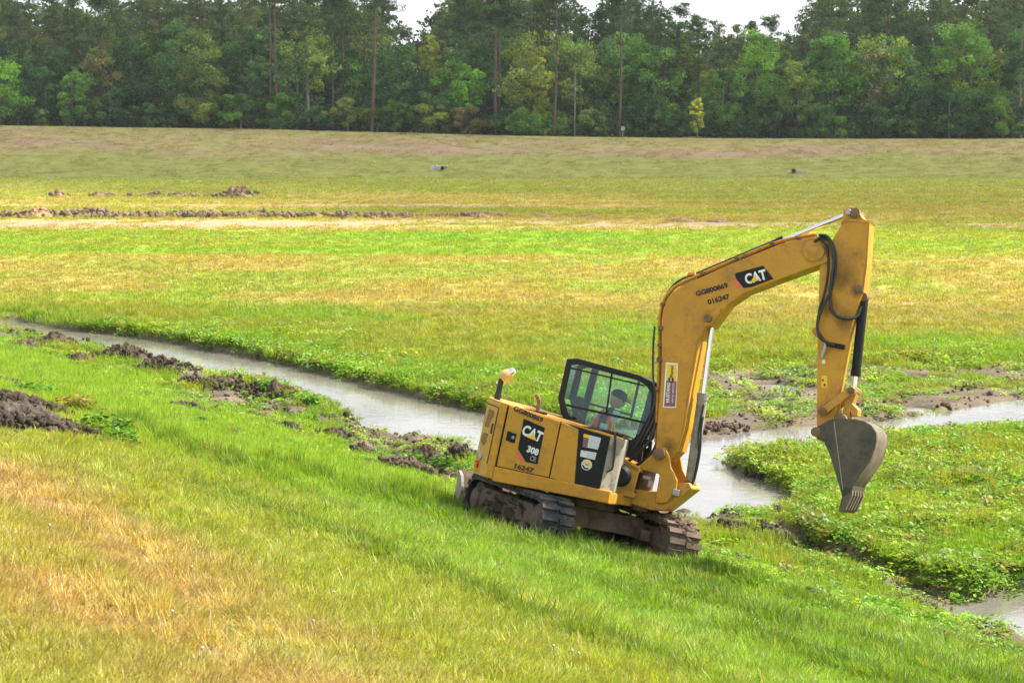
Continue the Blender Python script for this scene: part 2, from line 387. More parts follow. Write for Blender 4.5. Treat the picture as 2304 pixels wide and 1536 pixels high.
def rut_lines(t, s):
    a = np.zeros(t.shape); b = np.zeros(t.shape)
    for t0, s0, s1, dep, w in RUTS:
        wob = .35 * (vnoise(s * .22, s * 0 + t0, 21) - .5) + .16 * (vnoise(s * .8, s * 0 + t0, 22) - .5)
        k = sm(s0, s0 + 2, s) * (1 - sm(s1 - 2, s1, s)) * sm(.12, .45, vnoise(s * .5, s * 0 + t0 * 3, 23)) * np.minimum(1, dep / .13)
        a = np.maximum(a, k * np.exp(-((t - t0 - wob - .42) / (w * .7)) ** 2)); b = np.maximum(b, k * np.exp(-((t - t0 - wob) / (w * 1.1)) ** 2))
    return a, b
def cover(x, y):
    """what grows where: height, grass colour, bare-ground colour, grass and weed density, grass height"""
    h, t, s, dw = terrain(x, y)
    n1 = fbm(x * .25, y * .25, 41, 4); n2 = fbm(x * 1.1, y * 1.1, 42, 3); n3 = fbm(x * .06, y * .10, 43, 3); n4 = fbm(x * .5, y * .5, 44, 4)
    nst = fbm(x * .05, y * .22, 45, 4)                     # long streaks along the far field
    one = np.ones(x.shape)
    c = G_LUSH[None, :] * one[:, None]
    # --- far field, band by band
    yy = y + 7 * (n3 - .5) + 5 * (nst - .5)
    lush = 1 - sm(4.5, 12, dw + 6 * (n1 - .5) + .12 * np.clip(x, -30, 30))
    fieldc = lerp(np.broadcast_to(G_LUSH, c.shape), np.broadcast_to(G_YEL, c.shape), sm(.3, .6, n1))
    tanf = sm(60, 72, yy) * (1 - sm(95, 106, yy)) * (.35 + .65 * sm(.30, .62, n1 * .6 + nst * .4)) * (1 - lush * .9)
    fieldc = lerp(fieldc, np.broadcast_to(G_TAN, c.shape), tanf * .85)
    green2 = sm(97, 106, yy) * (1 - sm(121, 125, y + .04 * x + 2 * (n1 - .5)))
    fieldc = lerp(fieldc, np.broadcast_to(lerp(G_YEL[None, :] * one[:, None], G_LUSH[None, :] * one[:, None], sm(.35, .6, nst)), c.shape), green2)
    back = sm(121, 126, y + .04 * x + 2 * (n1 - .5))
    bc = lerp(G_YEL[None, :] * one[:, None], G_TAN[None, :] * one[:, None], sm(.35, .6, nst))
    bc = lerp(bc, np.broadcast_to(G_PALE * .9, c.shape), sm(165, 215, y) * .5)
    fieldc = lerp(fieldc, bc, back)
    bg = sm(236, 246, y + 6 * (n3 - .5))
    fieldc = lerp(fieldc, np.broadcast_to(np.array((.23, .245, .065)), c.shape), bg)
    bp = sm(253, 259, y + 10 * (n3 - .5)) * (1 - .45 * sm(267, 271, y + 5 * (nst - .5)))
    fieldc = lerp(fieldc, lerp(G_BERM[None, :] * one[:, None], G_PURP[None, :] * one[:, None], sm(.35, .65, nst)), bp * (.55 + .45 * sm(.3, .6, n1)))
    # --- bank
    bankc = lerp(np.broadcast_to(G_LUSH, c.shape), np.broadcast_to(G_PALE, c.shape), sm(.4, .7, n2) * .55)
    tt = t + 2.2 * (n1 - .5) + 1.4 * (n4 - .5) - .10 * np.clip(s - 24, -6, 6)
    bankc = lerp(bankc, np.broadcast_to(G_YEL * 1.05, c.shape), sm(9.5, 13.2, tt))
    bankc = lerp(bankc, np.broadcast_to(G_DRY, c.shape), sm(13.9, 15.3, tt) * (1 - .65 * sm(15.8, 17.0, tt)) * (.45 + .55 * sm(.35, .6, n4)))
    bankc = lerp(bankc, np.broadcast_to(G_DEEP * 1.3, c.shape), sm(.55, .75, n2) * (1 - sm(9, 12, t)) * .5)
    isb = sm(1.8, 3.0, t)
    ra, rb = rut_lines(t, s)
    bankc = lerp(bankc, np.broadcast_to(G_DEEP * .80, c.shape), ra * .85 * (1 - sm(12, 14, t)))  # ridge shadow along each rut, painted as a dark green line in the grass
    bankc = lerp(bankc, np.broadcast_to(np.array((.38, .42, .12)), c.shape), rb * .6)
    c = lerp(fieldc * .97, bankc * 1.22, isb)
    # deep green growth by the water
    c = lerp(c, np.broadcast_to(G_DEEP * 1.5, c.shape), (1 - sm(.5, 3.0, dw)) * .45 * (1 - isb))
    # --- bare ground
    bare = np.zeros(x.shape)
    strip = sm(.1, .5, t) * (1 - sm(2.6, 4.6, t + 1.2 * (n1 - .5)))
    bare = np.maximum(bare, strip * sm(.42, .53, n4 + .10 * (1 - sm(0, 1.4, dw)) - .14 * sm(9, 14, s)))
    bare = np.maximum(bare, (1 - sm(1.0, 1.8, dw)) * (t > .1) * (1 - sm(13, 16, s)) * sm(.36, .46, n2 * .5 + n4 * .5))
    bare = np.maximum(bare, 1 - sm(.05, .30, dw + .12 * (n2 - .5)))
    patch = sm(2.5, 5.5, x) * sm(43.0, 45, y) * (1 - sm(53.5, 57, y + 2 * (n1 - .5)))
    patch = np.maximum(patch, sm(1.0, 3, x) * (1 - sm(5.5, 7.5, x)) * sm(40.5, 42, y) * (1 - sm(46, 49, y)))
    bare = np.maximum(bare, patch * sm(.35, .45, n4 * .7 + n2 * .3))
    sand = np.maximum(sm(126, 129, y + .04 * x + 3 * (n1 - .5)) * (1 - sm(135, 139, y + .04 * x + 3 * (n1 - .5))) * sm(.38, .56, nst + .10 - .004 * x) * sm(.36, .52, n4 * .6 + n2 * .4 + .05), sm(.60, .68, nst) * sm(150, 156, y) * (1 - sm(168, 175, y)) * .9)
    sand = np.maximum(sand, sm(.72, .80, nst + .1 * (n1 - .5)) * sm(140, 150, y) * (1 - sm(225, 240, y)) * .6)
    bermbare = sm(.60, .72, nst) * sm(256, 260, y) * (1 - sm(266, 270, y)) * .6
    rutb = sm(14.8, 15.2, tt) * (1 - sm(15.8, 16.3, tt)) * sm(.45, .57, n4 * .6 + n2 * .4) * (s > 17) * .8
    barec = lerp(SOIL[None, :] * one[:, None], (SOIL * 1.45)[None, :] * one[:, None], sm(.35, .7, n4))
    barec = lerp(barec, np.broadcast_to(SAND, c.shape), sm(100, 120, y))
    barec = lerp(barec, np.broadcast_to(np.array((.30, .22, .17)), c.shape), sm(240, 255, y))
    barec = lerp(barec, np.broadcast_to(np.array((.28, .18, .10)), c.shape), rutb)
    barec = lerp(barec, np.broadcast_to(np.array((.165, .132, .094)), c.shape) * (.7 + .6 * n2)[:, None], patch * .8)
    bare = np.maximum.reduce([bare, sand, bermbare, rutb])
    # --- densities
    gd = (1 - bare) * np.where(dw < .02, 0, 1)
    gh = .75 + .5 * n2
    gh = gh * np.where(t > 2.5, 1 + .25 * (1 - sm(10, 14, t)), .9 + .9 * (1 - sm(2.5, 9, dw)) * (x < 30))
    gh = gh * (1 - .55 * patch) * (1 - .5 * sm(225, 240, y))
    infront = np.maximum(1 - sm(-.2, .5, water_d(x, y + .7)), 1 - sm(-.2, .5, water_d(x, y + 1.6))) * (dw > 0) * np.where(t > .3, 1, .85)
    infront = infront * (1 - .6 * sm(14, 17, s) * (t > -.5))
    gh = gh * (1 - .68 * infront); gd = gd * (1 - .3 * infront)
    gh = gh * (1 + .8 * ra - .5 * rb)
    wd = (1 - sm(1.6, 6.5, dw + 3.0 * (n1 - .5))) * (t < .6) * (.30 + .70 * sm(.36, .52, n4))
    island = (t < .6) * sm(4.0, 5.0, x + .0 * y) * (1 - sm(41, 43, y)) * (y > 20)
    wd = np.maximum(wd, island * sm(.30, .46, n4 * .6 + n1 * .4 + .10 * (1 - sm(.5, 2.5, dw))) * 1.0)
    wd = np.where(patch > .3, .0, wd); wd = np.maximum(wd, patch * sm(.44, .60, n2) * .45)
    wd = np.maximum(wd, sm(.1, .6, t) * (1 - sm(2.6, 5.0, t + 1.5 * (n1 - .5) - .04 * s)) * sm(.38, .48, n2 * .5 + n1 * .5 + .06 * sm(10, 16, s)) * .95)
    wd = np.maximum(wd, sm(2.2, 3, t) * (1 - sm(4.6, 7.0, t + 2 * (n4 - .5))) * sm(.52, .58, n1 * .6 + n2 * .4) * .85 * (1 - sm(16, 20, s)))
    wd = wd * (dw > -.02) * (1 - .75 * bare) * (1 - .93 * infront)
    gd = gd * (1 - .55 * np.clip(wd, 0, 1))
    ground = lerp(lerp(np.broadcast_to(THATCH, c.shape), c, np.clip(.35 + .65 * sm(45, 110, y), 0, 1)), barec, bare)
    return h, c, ground, gd, wd, gh, t, s, dw

def ground_z(x, y):
    return float(terrain(np.array([x], float), np.array([y], float))[0][0])

# ------------------------------------------------------------------ ground
def axis(parts):
    a = [np.linspace(p, q, n, endpoint=False) for p, q, n in parts[:-1]]
    return np.concatenate(a + [parts[-1]])
gx0 = np.arange(-15, 15.01, .125)
grow = [15.0]
st = .14
while grow[-1] < 620: st *= 1.085; grow.append(grow[-1] + st)
grow = np.array(grow[1:])
GX = np.concatenate([-grow[::-1], gx0, grow])
yf = [66.0]; st = .14
while yf[-1] < 950: st = min(st * 1.03, 1.1) if yf[-1] < 300 else st * 1.15; yf.append(yf[-1] + st)
GY = np.concatenate([np.arange(-30, 6, 1.0), np.arange(6, 22, .16), np.arange(22, 66, .125), np.array(yf)])
XX, YY = np.meshgrid(GX, GY); gx, gy = XX.ravel(), YY.ravel()
gh_, gc_, gground, ggd, gwd, ggh, gt, gs, gdw = cover(gx, gy)
nx, ny = len(GX), len(GY)
idx = np.arange(nx * ny).reshape(ny, nx)
faces = np.stack([idx[:-1, :-1], idx[:-1, 1:], idx[1:, 1:], idx[1:, :-1]], -1).reshape(-1, 4)
def ground_material():
    m, N, L, b = mat("ground_cover")
    a = N.new("ShaderNodeAttribute"); a.attribute_name = "ground"
    tc = N.new("ShaderNodeNewGeometry").outputs["Position"]
    mp = N.new("ShaderNodeMapping"); mp.inputs["Scale"].default_value = (.35, 1, 1); L.new(tc, mp.inputs[0])
    n = noise(N, L, 1.3, 8, .75, mp.outputs[0]); n2 = noise(N, L, 9, 5, .7, tc)
    v = ramp(N, L, n, [(.28, (.62, .62, .60)), (.5, (1, 1, 1)), (.75, (1.35, 1.3, 1.2))])
    v2 = ramp(N, L, n2, [(.3, (.75, .75, .75)), (.7, (1.22, 1.2, 1.15))])
    L.new(mix(N, L, 1.0, mix(N, L, 1.0, a.outputs["Color"], v, 'MULTIPLY'), v2, 'MULTIPLY'), b.inputs["Base Color"])
    b.inputs["Roughness"].default_value = .93; b.inputs["Specular IOR Level"].default_value = .12
    bump(N, L, noise(N, L, 5, 9, .75, tc), b, .7, .08)
    return m
gme = np_mesh("ground", np.stack([gx, gy, gh_], 1), faces, ground_material(), True)
at = gme.attributes.new("ground", 'FLOAT_COLOR', 'POINT')
at.data.foreach_set("color", np.concatenate([gground, np.ones((len(gx), 1))], 1).astype(np.float32).ravel())
tag(link("ground", gme), kind="structure", label="grassy basin floor with sloping banks")

# water
def water_material():
    m, N, L, b = mat("muddy_water"); tc = N.new("ShaderNodeNewGeometry").outputs["Position"]
    L.new(ramp(N, L, noise(N, L, .5, 4, .6, tc), [(.35, (.150, .138, .115)), (.65, (.205, .190, .162))]), b.inputs["Base Color"])
    b.inputs["Roughness"].default_value = .05; b.inputs["IOR"].default_value = 1.33; b.inputs["Specular IOR Level"].default_value = .95
    mp = N.new("ShaderNodeMapping"); mp.inputs["Scale"].default_value = (1.0, 1.6, 1); mp.inputs["Rotation"].default_value = (0, 0, .5); L.new(tc, mp.inputs[0])
    n1 = noise(N, L, 3.2, 4, .6, mp.outputs[0], .6)
    bump(N, L, n1, b, .15, .05)
    return m
wm = MB().add([(-60, 15, WATER_Z), (60, 15, WATER_Z), (60, 90, WATER_Z), (-60, 90, WATER_Z)], [(0, 1, 2, 3)])
tag(wm.build("stream_water", water_material()), kind="structure", label="muddy stream water winding below the bank")

# ------------------------------------------------------------------ excavator
K = 1.07
U = Vector((.20642593, .12732582, .9701425)); hd = Vector((cos(radians(12)), -sin(radians(12)), 0))
FW = (hd - U * hd.dot(U)).normalized(); LF = U.cross(FW)
EX_LOC = Vector((.846, 27.004, .84))
EXM = Matrix(((FW.x * K, LF.x * K, U.x * K, EX_LOC.x), (FW.y * K, LF.y * K, U.y * K, EX_LOC.y), (FW.z * K, LF.z * K, U.z * K, EX_LOC.z), (0, 0, 0, 1)))
ex = empty("excavator", EXM)
tag(ex, "yellow tracked excavator with bent boom and hanging bucket on the grassy bank", "excavator")

# --- text helper: flat lettering on the right-hand side (x along, z up)
def lettering(name, body, cx, cz, width, height, ang, y, m, parent, bold=.0, shear=0, outline=False):
    cu = bpy.data.curves.new(name, 'FONT'); cu.body = body; cu.size = 1; cu.align_x = 'CENTER'; cu.align_y = 'CENTER'
    cu.offset = bold; cu.shear = shear; cu.extrude = .004; cu.resolution_u = 3
    if outline: cu.fill_mode = 'NONE'; cu.bevel_depth = .035; cu.extrude = 0; cu.bevel_resolution = 0
    o = bpy.data.objects.new(name, cu); COL.objects.link(o); bpy.context.view_layer.update()
    me = bpy.data.meshes.new_from_object(o.evaluated_get(bpy.context.evaluated_depsgraph_get()))
    bpy.data.objects.remove(o); bpy.data.curves.remove(cu)
    v = np.empty(len(me.vertices) * 3, np.float32); me.vertices.foreach_get("co", v); v = v.reshape(-1, 3)
    lo, hi = v.min(0), v.max(0); v[:, 0] = (v[:, 0] - (lo[0] + hi[0]) / 2) / (hi[0] - lo[0]) * width
    v[:, 1] = (v[:, 1] - (lo[1] + hi[1]) / 2) / (hi[1] - lo[1]) * height
    c, s = cos(ang), sin(ang)
    w = np.stack([cx + c * v[:, 0] - s * v[:, 1], y - .0015 - .001 * v[:, 2] * 100 * 0 - (v[:, 2] > 0) * .0015, cz + s * v[:, 0] + c * v[:, 1]], 1)
    me.vertices.foreach_set("co", w.astype(np.float32).ravel()); me.materials.clear(); me.materials.append(m); me.update()
    return link(name, me, parent)

def plate(name, poly, y, m, parent, th=.004):
    return MB().prism(poly, y - th, y).build(name, m, parent)

# --- undercarriage, turned under the upper body
UC = Matrix.Rotation(radians(-56), 4, 'Z')
HL, RAD, TW = 1.055, .285, .42
def stadium(u):
    """u in 0..1 -> (x, z, angle of outward normal)"""
    per = 4 * HL + 2 * pi * RAD; d = (u % 1) * per
    if d < 2 * HL: return (-HL + d, .30 + RAD, pi / 2)
    d -= 2 * HL
    if d < pi * RAD: a = pi / 2 - d / RAD; return (HL + RAD * cos(a), .30 + RAD * sin(a), a)
    d -= pi * RAD
    if d < 2 * HL: return (HL - d, .30 - RAD, -pi / 2)
    d -= 2 * HL; a = -pi / 2 - d / RAD
    return (-HL + RAD * cos(a), .30 + RAD * sin(a), a)
pad_mesh = MB().box(-.036, .036, -TW / 2 - .012, -.01, -.002, .034).box(-.036 + .03, .036 + .03, .01, TW / 2 + .012, -.002, .034).mesh("track_pad", M['rubber'])
pad_muddy = MB().box(-.036, .036, -TW / 2 - .012, -.01, -.002, .034).box(-.006, .066, .01, TW / 2 + .012, -.002, .034).mesh("track_pad_mud", M['mudsteel'])
def lumpy(poly_fn, n, m, seed, amp, name, parent, mtx=None, freq=9):
    """a rough lump: icosphere mapped by poly_fn then displaced"""
    bm = bmesh.new(); bmesh.ops.create_icosphere(bm, subdivisions=n, radius=1)
    co = np.array([v.co for v in bm.verts]); f = np.array([[v.index for v in q.verts] for q in bm.faces]); bm.free()
    p = poly_fn(co)
    nn = fbm(co[:, 0] * freq + co[:, 2] * 3.1, co[:, 1] * freq + co[:, 2] * 5.7, seed, 4) - .5
    p = p + co * (nn * amp)[:, None]
    if mtx is not None: p = (np.array(mtx)[:3, :3] @ p.T).T + np.array(mtx)[:3, 3]
    return link(name, np_mesh(name, p, f, m, False), parent)
for side, muddy in ((-1, 0), (1, 1)):
    yc = side * .875
    b = MB(); n = 72; v = []
    for i in range(n):
        x, z, a = stadium(i / n)
        for yy, r in ((-TW / 2, 0), (TW / 2, 0), (TW / 2, -.04), (-TW / 2, -.04)):
            v.append((x + r * cos(a), yc + yy, z + r * sin(a)))
    f = []
    for i in range(n):
        j = (i + 1) % n
        for k in range(4): f.append((i * 4 + k, i * 4 + (k + 1) % 4, j * 4 + (k + 1) % 4, j * 4 + k))
    b.add(v, f).xf(UC)
    tr = b.build("track", M['mudsteel'] if muddy else M['rubber'], ex, smooth=30)
    tag(tr, "far crawler track caked in brown mud" if muddy else "near crawler track with dark rubber pads")
    for i in range(46):
        x, z, a = stadium(i / 46)
        o = link("track_pad", pad_muddy if muddy else pad_mesh, tr)
        o.matrix_local = UC @ Matrix.Translation((x, yc, z)) @ Matrix.Rotation(pi / 2 - a, 4, 'Y')
    fr = MB().prism([(-.95, .22), (.95, .22), (1.0, .36), (.8, .47), (-.8, .47), (-1.0, .36)], yc - .16, yc + .16).xf(UC).build("track_frame", M['mudsteel'], ex, .02)
    for xx in (-.66, -.33, 0, .33, .66):
        MB().lathe([(.075, -.18), (.095, -.17), (.095, -.08), (.06, -.06), (.06, .06), (.095, .08), (.095, .17), (.075, .18)], (xx, yc, .14), 14, 'y').xf(UC).build("track_roller", M['mudsteel'], fr, smooth=35)
    MB().lathe([(.08, -.19), (.10, -.17), (.21, -.15), (.235, -.12), (.235, .12), (.21, .15), (.10, .17), (.08, .19)], (HL, yc, .30), 22, 'y').xf(UC).build("idler_wheel", M['mudsteel'], ex, smooth=35)
    sp = MB().lathe([(.07, -.20), (.13, -.19), (.15, -.15), (.225, -.13), (.225, .13), (.15, .15), (.13, .19), (.07, .20)], (-HL, yc, .30), 20, 'y')
    for k in range(14):
        a = 2 * pi * k / 14; sp.box(-.03, .03, -.05, .05, .21, .25)
        q = sp.v[-8:]; sp.v[-8:] = [(-HL + x * cos(a) + z * sin(a), y + yc, .30 - x * sin(a) + z * cos(a)) for x, y, z in q]
    sp.xf(UC).build("drive_sprocket", M['mudsteel'], ex, smooth=35)
    # mud packed between the runs of the track
    pk = lambda co, yc=yc: np.stack([co[:, 0] * .93, yc + np.sign(co[:, 1]) * np.abs(co[:, 1]) ** .5 * .17, .29 + np.sign(co[:, 2]) * np.abs(co[:, 2]) ** .6 * .17], 1)
    lumpy(pk, 5, M['trackmud'], 60 + side, .30, "packed_mud", ex, UC, 11)
    if muddy:
        ck = lambda co, yc=yc: np.stack([HL - .02 + co[:, 0] * .30, yc + .03 + np.sign(co[:, 1]) * np.abs(co[:, 1]) ** .55 * .19, .33 + co[:, 2] * .305], 1)
        lumpy(ck, 5, M['drymud'], 71, .22, "caked_mud", ex, UC, 9)
        tp = lambda co, yc=yc: np.stack([.35 + co[:, 0] * .85, yc + np.sign(co[:, 1]) * np.abs(co[:, 1]) ** .5 * .20, .60 + co[:, 2] * .05], 1)
        lumpy(tp, 5, M['drymud'], 73, .22, "mud_crust", ex, UC, 9)
    else:
        lumpy(lambda co, yc=yc: np.stack([HL + .12 + co[:, 0] * .08, yc - .1 + co[:, 1] * .09, .33 + co[:, 2] * .16], 1), 3, M['mud'], 75, .05, "mud_clump", ex, UC, 6)
MB().prism([(-.55, .28), (.55, .28), (.42, .52), (-.42, .52)], -.72, .72).xf(UC).build("carbody", M['mudsteel'], ex, .02)
MB().box(-.75, .75, -.70, -.55, .26, .40).box(-.75, .75, .55, .70, .26, .40).xf(UC).build("cross_member", M['mudsteel'], ex, .02)
MB().lathe([(.44, .52), (.46, .54), (.46, .61), (.42, .66)], n=32).build("slewing_ring", M['mudsteel'], ex, smooth=30)
bl = [(-1.66, .10), (-1.62, .22), (-1.63, .38), (-1.70, .52), (-1.76, .60), (-1.80, .59), (-1.75, .50), (-1.69, .37), (-1.68, .22), (-1.72, .10)]
blade = MB().prism(bl, -1.085, 1.085).xf(UC).build("dozer_blade", M['mudsteel'], ex, .008)
MB().prism([(-1.66, .10), (-1.50, .16), (-1.48, .34), (-1.60, .52), (-1.72, .58), (-1.69, .3)], -1.1, -1.06).xf(UC).build("blade_end_plate", M['dusty'], blade)
for yy in (-.42, .42): MB().tube([(-1.66, yy, .30), (-.5, yy * .9, .36)], .06, 8).xf(UC).build("blade_arm", M['mudsteel'], blade)

# --- upper body
ztop = lambda x, y: 1.512 - .085 * x
zcor = lambda x, y: 1.500 - .085 * x
PLAN = [(.36, -1.085), (.50, -.90), (.50, -.56), (-.02, -.56), (-.02, 1.06), (-.9, 1.06), (-1.2, .85), (-1.36, .45), (-1.40, 0), (-1.375, -.42), (-1.31, -.68), (-1.09, -1.06), (-.98, -1.085)]
MB().plan(PLAN, .70, zcor).build("body_core", M['black'], ex)
# rear counterweight shell and rounded corner door, one skin following the plan
SK = [(-.99, -1.105), (-1.085, -1.09), (-1.335, -.70), (-1.40, -.43), (-1.425, 0), (-1.385, .46), (-1.215, .88), (-.9, 1.09)]
SKI = [(-.99, -1.08), (-1.075, -1.065), (-1.31, -.69), (-1.375, -.42), (-1.40, 0), (-1.36, .45), (-1.2, .86), (-.9, 1.065)]
cw = MB().plan(SK + SKI[::-1], .655, lambda x, y: ztop(x, y) - .01).build("counterweight", M['yellow'], ex, .02)
# corner door: frame line grooves as thin dark strips set on the facet
fx = np.array(SK[1]); fe = np.array(SK[2]); fd = (fe - fx) / np.linalg.norm(fe - fx); fn = np.array([fd[1], -fd[0]])
if fn @ np.array([-1, -1]) < 0: fn = -fn
flen = np.linalg.norm(fe - fx)
def on_facet(poly, lift, th, name, m, parent):
    """poly: (u from 0 front to 1 rear, z)"""
    n = len(poly); v = []
    for d in (lift, lift + th):
        for u, z in poly:
            p = fx + fd * u * flen + fn * d; v.append((p[0], p[1], z))
    b = MB().add(v, [tuple(range(n)), tuple(range(2 * n - 1, n - 1, -1))] + [(i, i + n, (i + 1) % n + n, (i + 1) % n) for i in range(n)])
    return b.build(name, m, parent)
on_facet([(.03, .83), (.97, .95), (.97, 1.55), (.03, 1.53)], .001, .008, "corner_door", M['yellow'], cw)
on_facet([(.03, .825), (.06, .825), (.06, 1.535), (.03, 1.535)], .002, .009, "door_seam", M['decalblack'], cw)
on_facet([(.03, 1.535), (.98, 1.555), (.98, 1.565), (.03, 1.545)], .002, .009, "door_seam", M['decalblack'], cw)
on_facet([(.28, 1.48), (.72, 1.50), (.80, 1.27), (.50, 1.265), (.46, 1.36), (.30, 1.40)], .002, .011, "vent_panel", M['ventbrown'], cw)
on_facet([(.42, 1.19), (.82, 1.19), (.84, 1.08), (.60, 1.03), (.48, 1.06)], .002, .011, "vent_panel", M['ventbrown'], cw)
on_facet([(.16, 1.20), (.26, 1.20), (.26, 1.33), (.16, 1.33)], .002, .014, "door_latch", M['decalblack'], cw)
on_facet([(.55, .88), (.86, 1.02), (.97, .99), (.66, .84)], .002, .011, "grey_sticker", M['grey'], cw)
on_facet([(.70, .74), (.93, .75), (.92, .81), (.80, .83), (.70, .79)], .004, .02, "reflector", M['red'], cw)
# hood lid
MB().plan([(.40, -1.06), (.30, -1.09), (-.98, -1.10), (-1.08, -1.085), (-1.33, -.70), (-1.40, -.43), (-1.42, 0), (-1.38, .44), (-1.2, .86), (-.9, 1.08), (-.62, 1.08), (-.62, .02), (-.1, .02), (.05, -.5), (.45, -.56), (.47, -.9)], zcor, lambda x, y: ztop(x, y) + .012).build("hood", M['yellow'], ex, .022)
MB().box(-.80, -.52, -1.02, -.86, 1.565, 1.60).build("hood_handle", M['black'], ex, .01)
# side doors, proud of the core with real gaps
sd = MB().prism([(-.965, .826), (-.292, .826), (-.292, ztop(-.29, 0) - .004), (-.965, ztop(-.96, 0) - .004)], -1.118, -1.085).build("side_door", M['yellow'], ex, .008)
MB().prism([(-.276, .826), (.045, .800), (-.045, ztop(0, 0) - .03), (-.276, ztop(-.28, 0) - .004)], -1.118, -1.085).build("access_panel", M['yellow'], ex, .008)
bp_ = MB().plan([(.36, -1.112), (.36, -1.08), (-.06, -1.08), (-.06, -1.112)], .79, lambda x, y: 1.475).prism([(.048, .79), (.36, .83), (.36, 1.475), (-.035, 1.485)], -1.116, -1.105).build("tank_panel", M['black'], ex, .006)
MB().plan([(.362, -1.112), (.515, -.91), (.515, -.56), (.49, -.56), (.49, -.9), (.362, -1.08)], .80, 1.478).build("front_panel", M['dusty'], ex, .012)
MB().lathe([(.10, -.04), (.14, 0), (.14, .05), (.08, .09)], (.52, -.72, 1.02), 14, 'y').build("work_lamp", M['black'], ex, smooth=30)
MB().prism([(-.985, .632), (.505, .672), (.505, .82), (-.985, .815)], -1.13, -.95).build("side_skirt", M['yellow'], ex, .012)
MB().plan([(.505, -1.06), (.56, -.6), (.66, -.42), (.72, 0), (.72, 1.05), (-.9, 1.07), (-1.25, .8), (-1.36, 0), (-1.28, -.7), (-1.02, -1.05)], .66, .80).build("deck", M['yellow_worn'], ex, .01)
MB().box(-.92, -.87, -1.125, -1.117, 1.16, 1.28).box(-.875, -.80, -1.125, -1.117, 1.15, 1.27).build("door_latch", M['decalblack'], sd)
MB().lathe([(.018, -1.132), (.02, -1.124)], (-.835, 0, 1.215), 10, 'y').build("latch_key", M['steel'], sd)
PY = -1.118
plate("logo_panel", [(-.752, 1.473), (-.464, 1.416), (-.462, .954), (-.612, .952), (-.744, 1.086)], PY, M['decalblack'], sd)
plate("red_corner", [(-.748, 1.072), (-.622, .950), (-.672, .945), (-.756, .985)], PY, M['decalred'], sd, .003)
lettering("logo_text", "CAT", -.603, 1.315, .265, .135, radians(-12), PY - .004, M['white'], sd, .035)
plate("logo_triangle", [(-.665, 1.255), (-.530, 1.235), (-.592, 1.315)], PY - .008, M['decalyel'], sd, .003)
lettering("model_number", "308", -.553, 1.108, .150, .085, radians(-8), PY - .004, M['white'], sd, .04)
lettering("model_letters", "CR", -.527, 1.010, .085, .066, radians(-6), PY - .004, M['grey'], sd, .0, outline=True)
lettering("stencil_code", "GG800869", -.705, 1.537, .40, .068, radians(-11), PY, M['stencil'], sd, .045)
lettering("stencil_number", "16247", -.615, .872, .25, .066, radians(-2.5), PY, M['stencil'], sd, .045)
PB = -1.116
plate("safety_sticker", [(.027, 1.446), (.251, 1.437), (.242, 1.290), (.049, 1.288)], PB, M['label'], bp_)
plate("sticker_band", [(.027, 1.446), (.110, 1.443), (.110, 1.405), (.032, 1.408)], PB - .004, M['decalyel'], bp_, .002)
plate("sticker_block", [(.032, 1.405), (.104, 1.402), (.108, 1.292), (.050, 1.290)], PB - .004, M['maroon'], bp_, .002)
for k in range(6): plate("sticker_line", [(.122, 1.425 - k * .022), (.238, 1.421 - k * .022), (.238, 1.415 - k * .022), (.122, 1.419 - k * .022)], PB - .004, M['grey'], bp_, .002)
plate("notice_sticker", [(.037, 1.241), (.234, 1.249), (.230, 1.159), (.042, 1.163)], PB, M['label'], bp_)
plate("sticker_band", [(.07, 1.243), (.10, 1.244), (.10, 1.225), (.07, 1.225)], PB - .004, M['decalyel'], bp_, .002)
for k in range(3): plate("sticker_line", [(.12, 1.225 - k * .022), (.22, 1.229 - k * .022), (.22, 1.222 - k * .022), (.12, 1.218 - k * .022)], PB - .004, M['grey'], bp_, .002)
rc = (.143, 1.078)
plate("round_seal", [(rc[0] + .066 * cos(a * pi / 14), rc[1] + .066 * sin(a * pi / 14)) for a in range(28)], PB, M['white'], bp_)
arc = [(rc[0] + .057 * cos(a * pi / 14), rc[1] + .057 * sin(a * pi / 14)) for a in range(-3, 15)] + [(rc[0] + .034 * cos(a * pi / 14), rc[1] + .034 * sin(a * pi / 14)) for a in range(14, -4, -1)]
plate("seal_ring", arc, PB - .004, M['decalyel'], bp_, .002)
arc = [(rc[0] + .057 * cos(a * pi / 14), rc[1] + .057 * sin(a * pi / 14)) for a in range(15, 25)] + [(rc[0] + .036 * cos(a * pi / 14), rc[1] + .036 * sin(a * pi / 14)) for a in range(24, 14, -1)]
plate("seal_ring", arc, PB - .004, M['decalblack'], bp_, .002)
lettering("seal_text", "360", rc[0], rc[1] + .004, .05, .03, 0, PB - .004, M['stencil'], bp_, .02)
MB().tube(spline([(-.03, -1.02, 1.47), (-.02, -1.04, 1.52), (.32, -1.06, 1.535), (.41, -1.05, 1.49), (.455, -1.05, 1.14), (.43, -1.05, 1.07), (.36, -1.06, 1.03)], 6), .0135, 8).build("handrail", M['hose'], ex, smooth=60)
bx = MB().lathe([(.045, 1.56), (.042, 1.72), (.036, 1.72), (.036, 1.90)], (-1.245, -.62, 0), 12).build("beacon_post", M['hose'], ex, smooth=40)
bt = Matrix.Translation((-1.25, -.62, 1.90)) @ Matrix.Rotation(radians(33), 4, 'Y')
MB().lathe([(.03, 0), (.075, .015), (.085, .06), (.06, .15), (.02, .17)], n=16).xf(bt @ Matrix.Rotation(radians(15), 4, 'Y')).build("beacon_lens", M['amber'], bx, smooth=50)
MB().lathe([(.062, .145), (.05, .20), (.015, .215)], n=14).xf(bt @ Matrix.Rotation(radians(15), 4, 'Y')).build("beacon_cap", M['chrome'], bx, smooth=40)
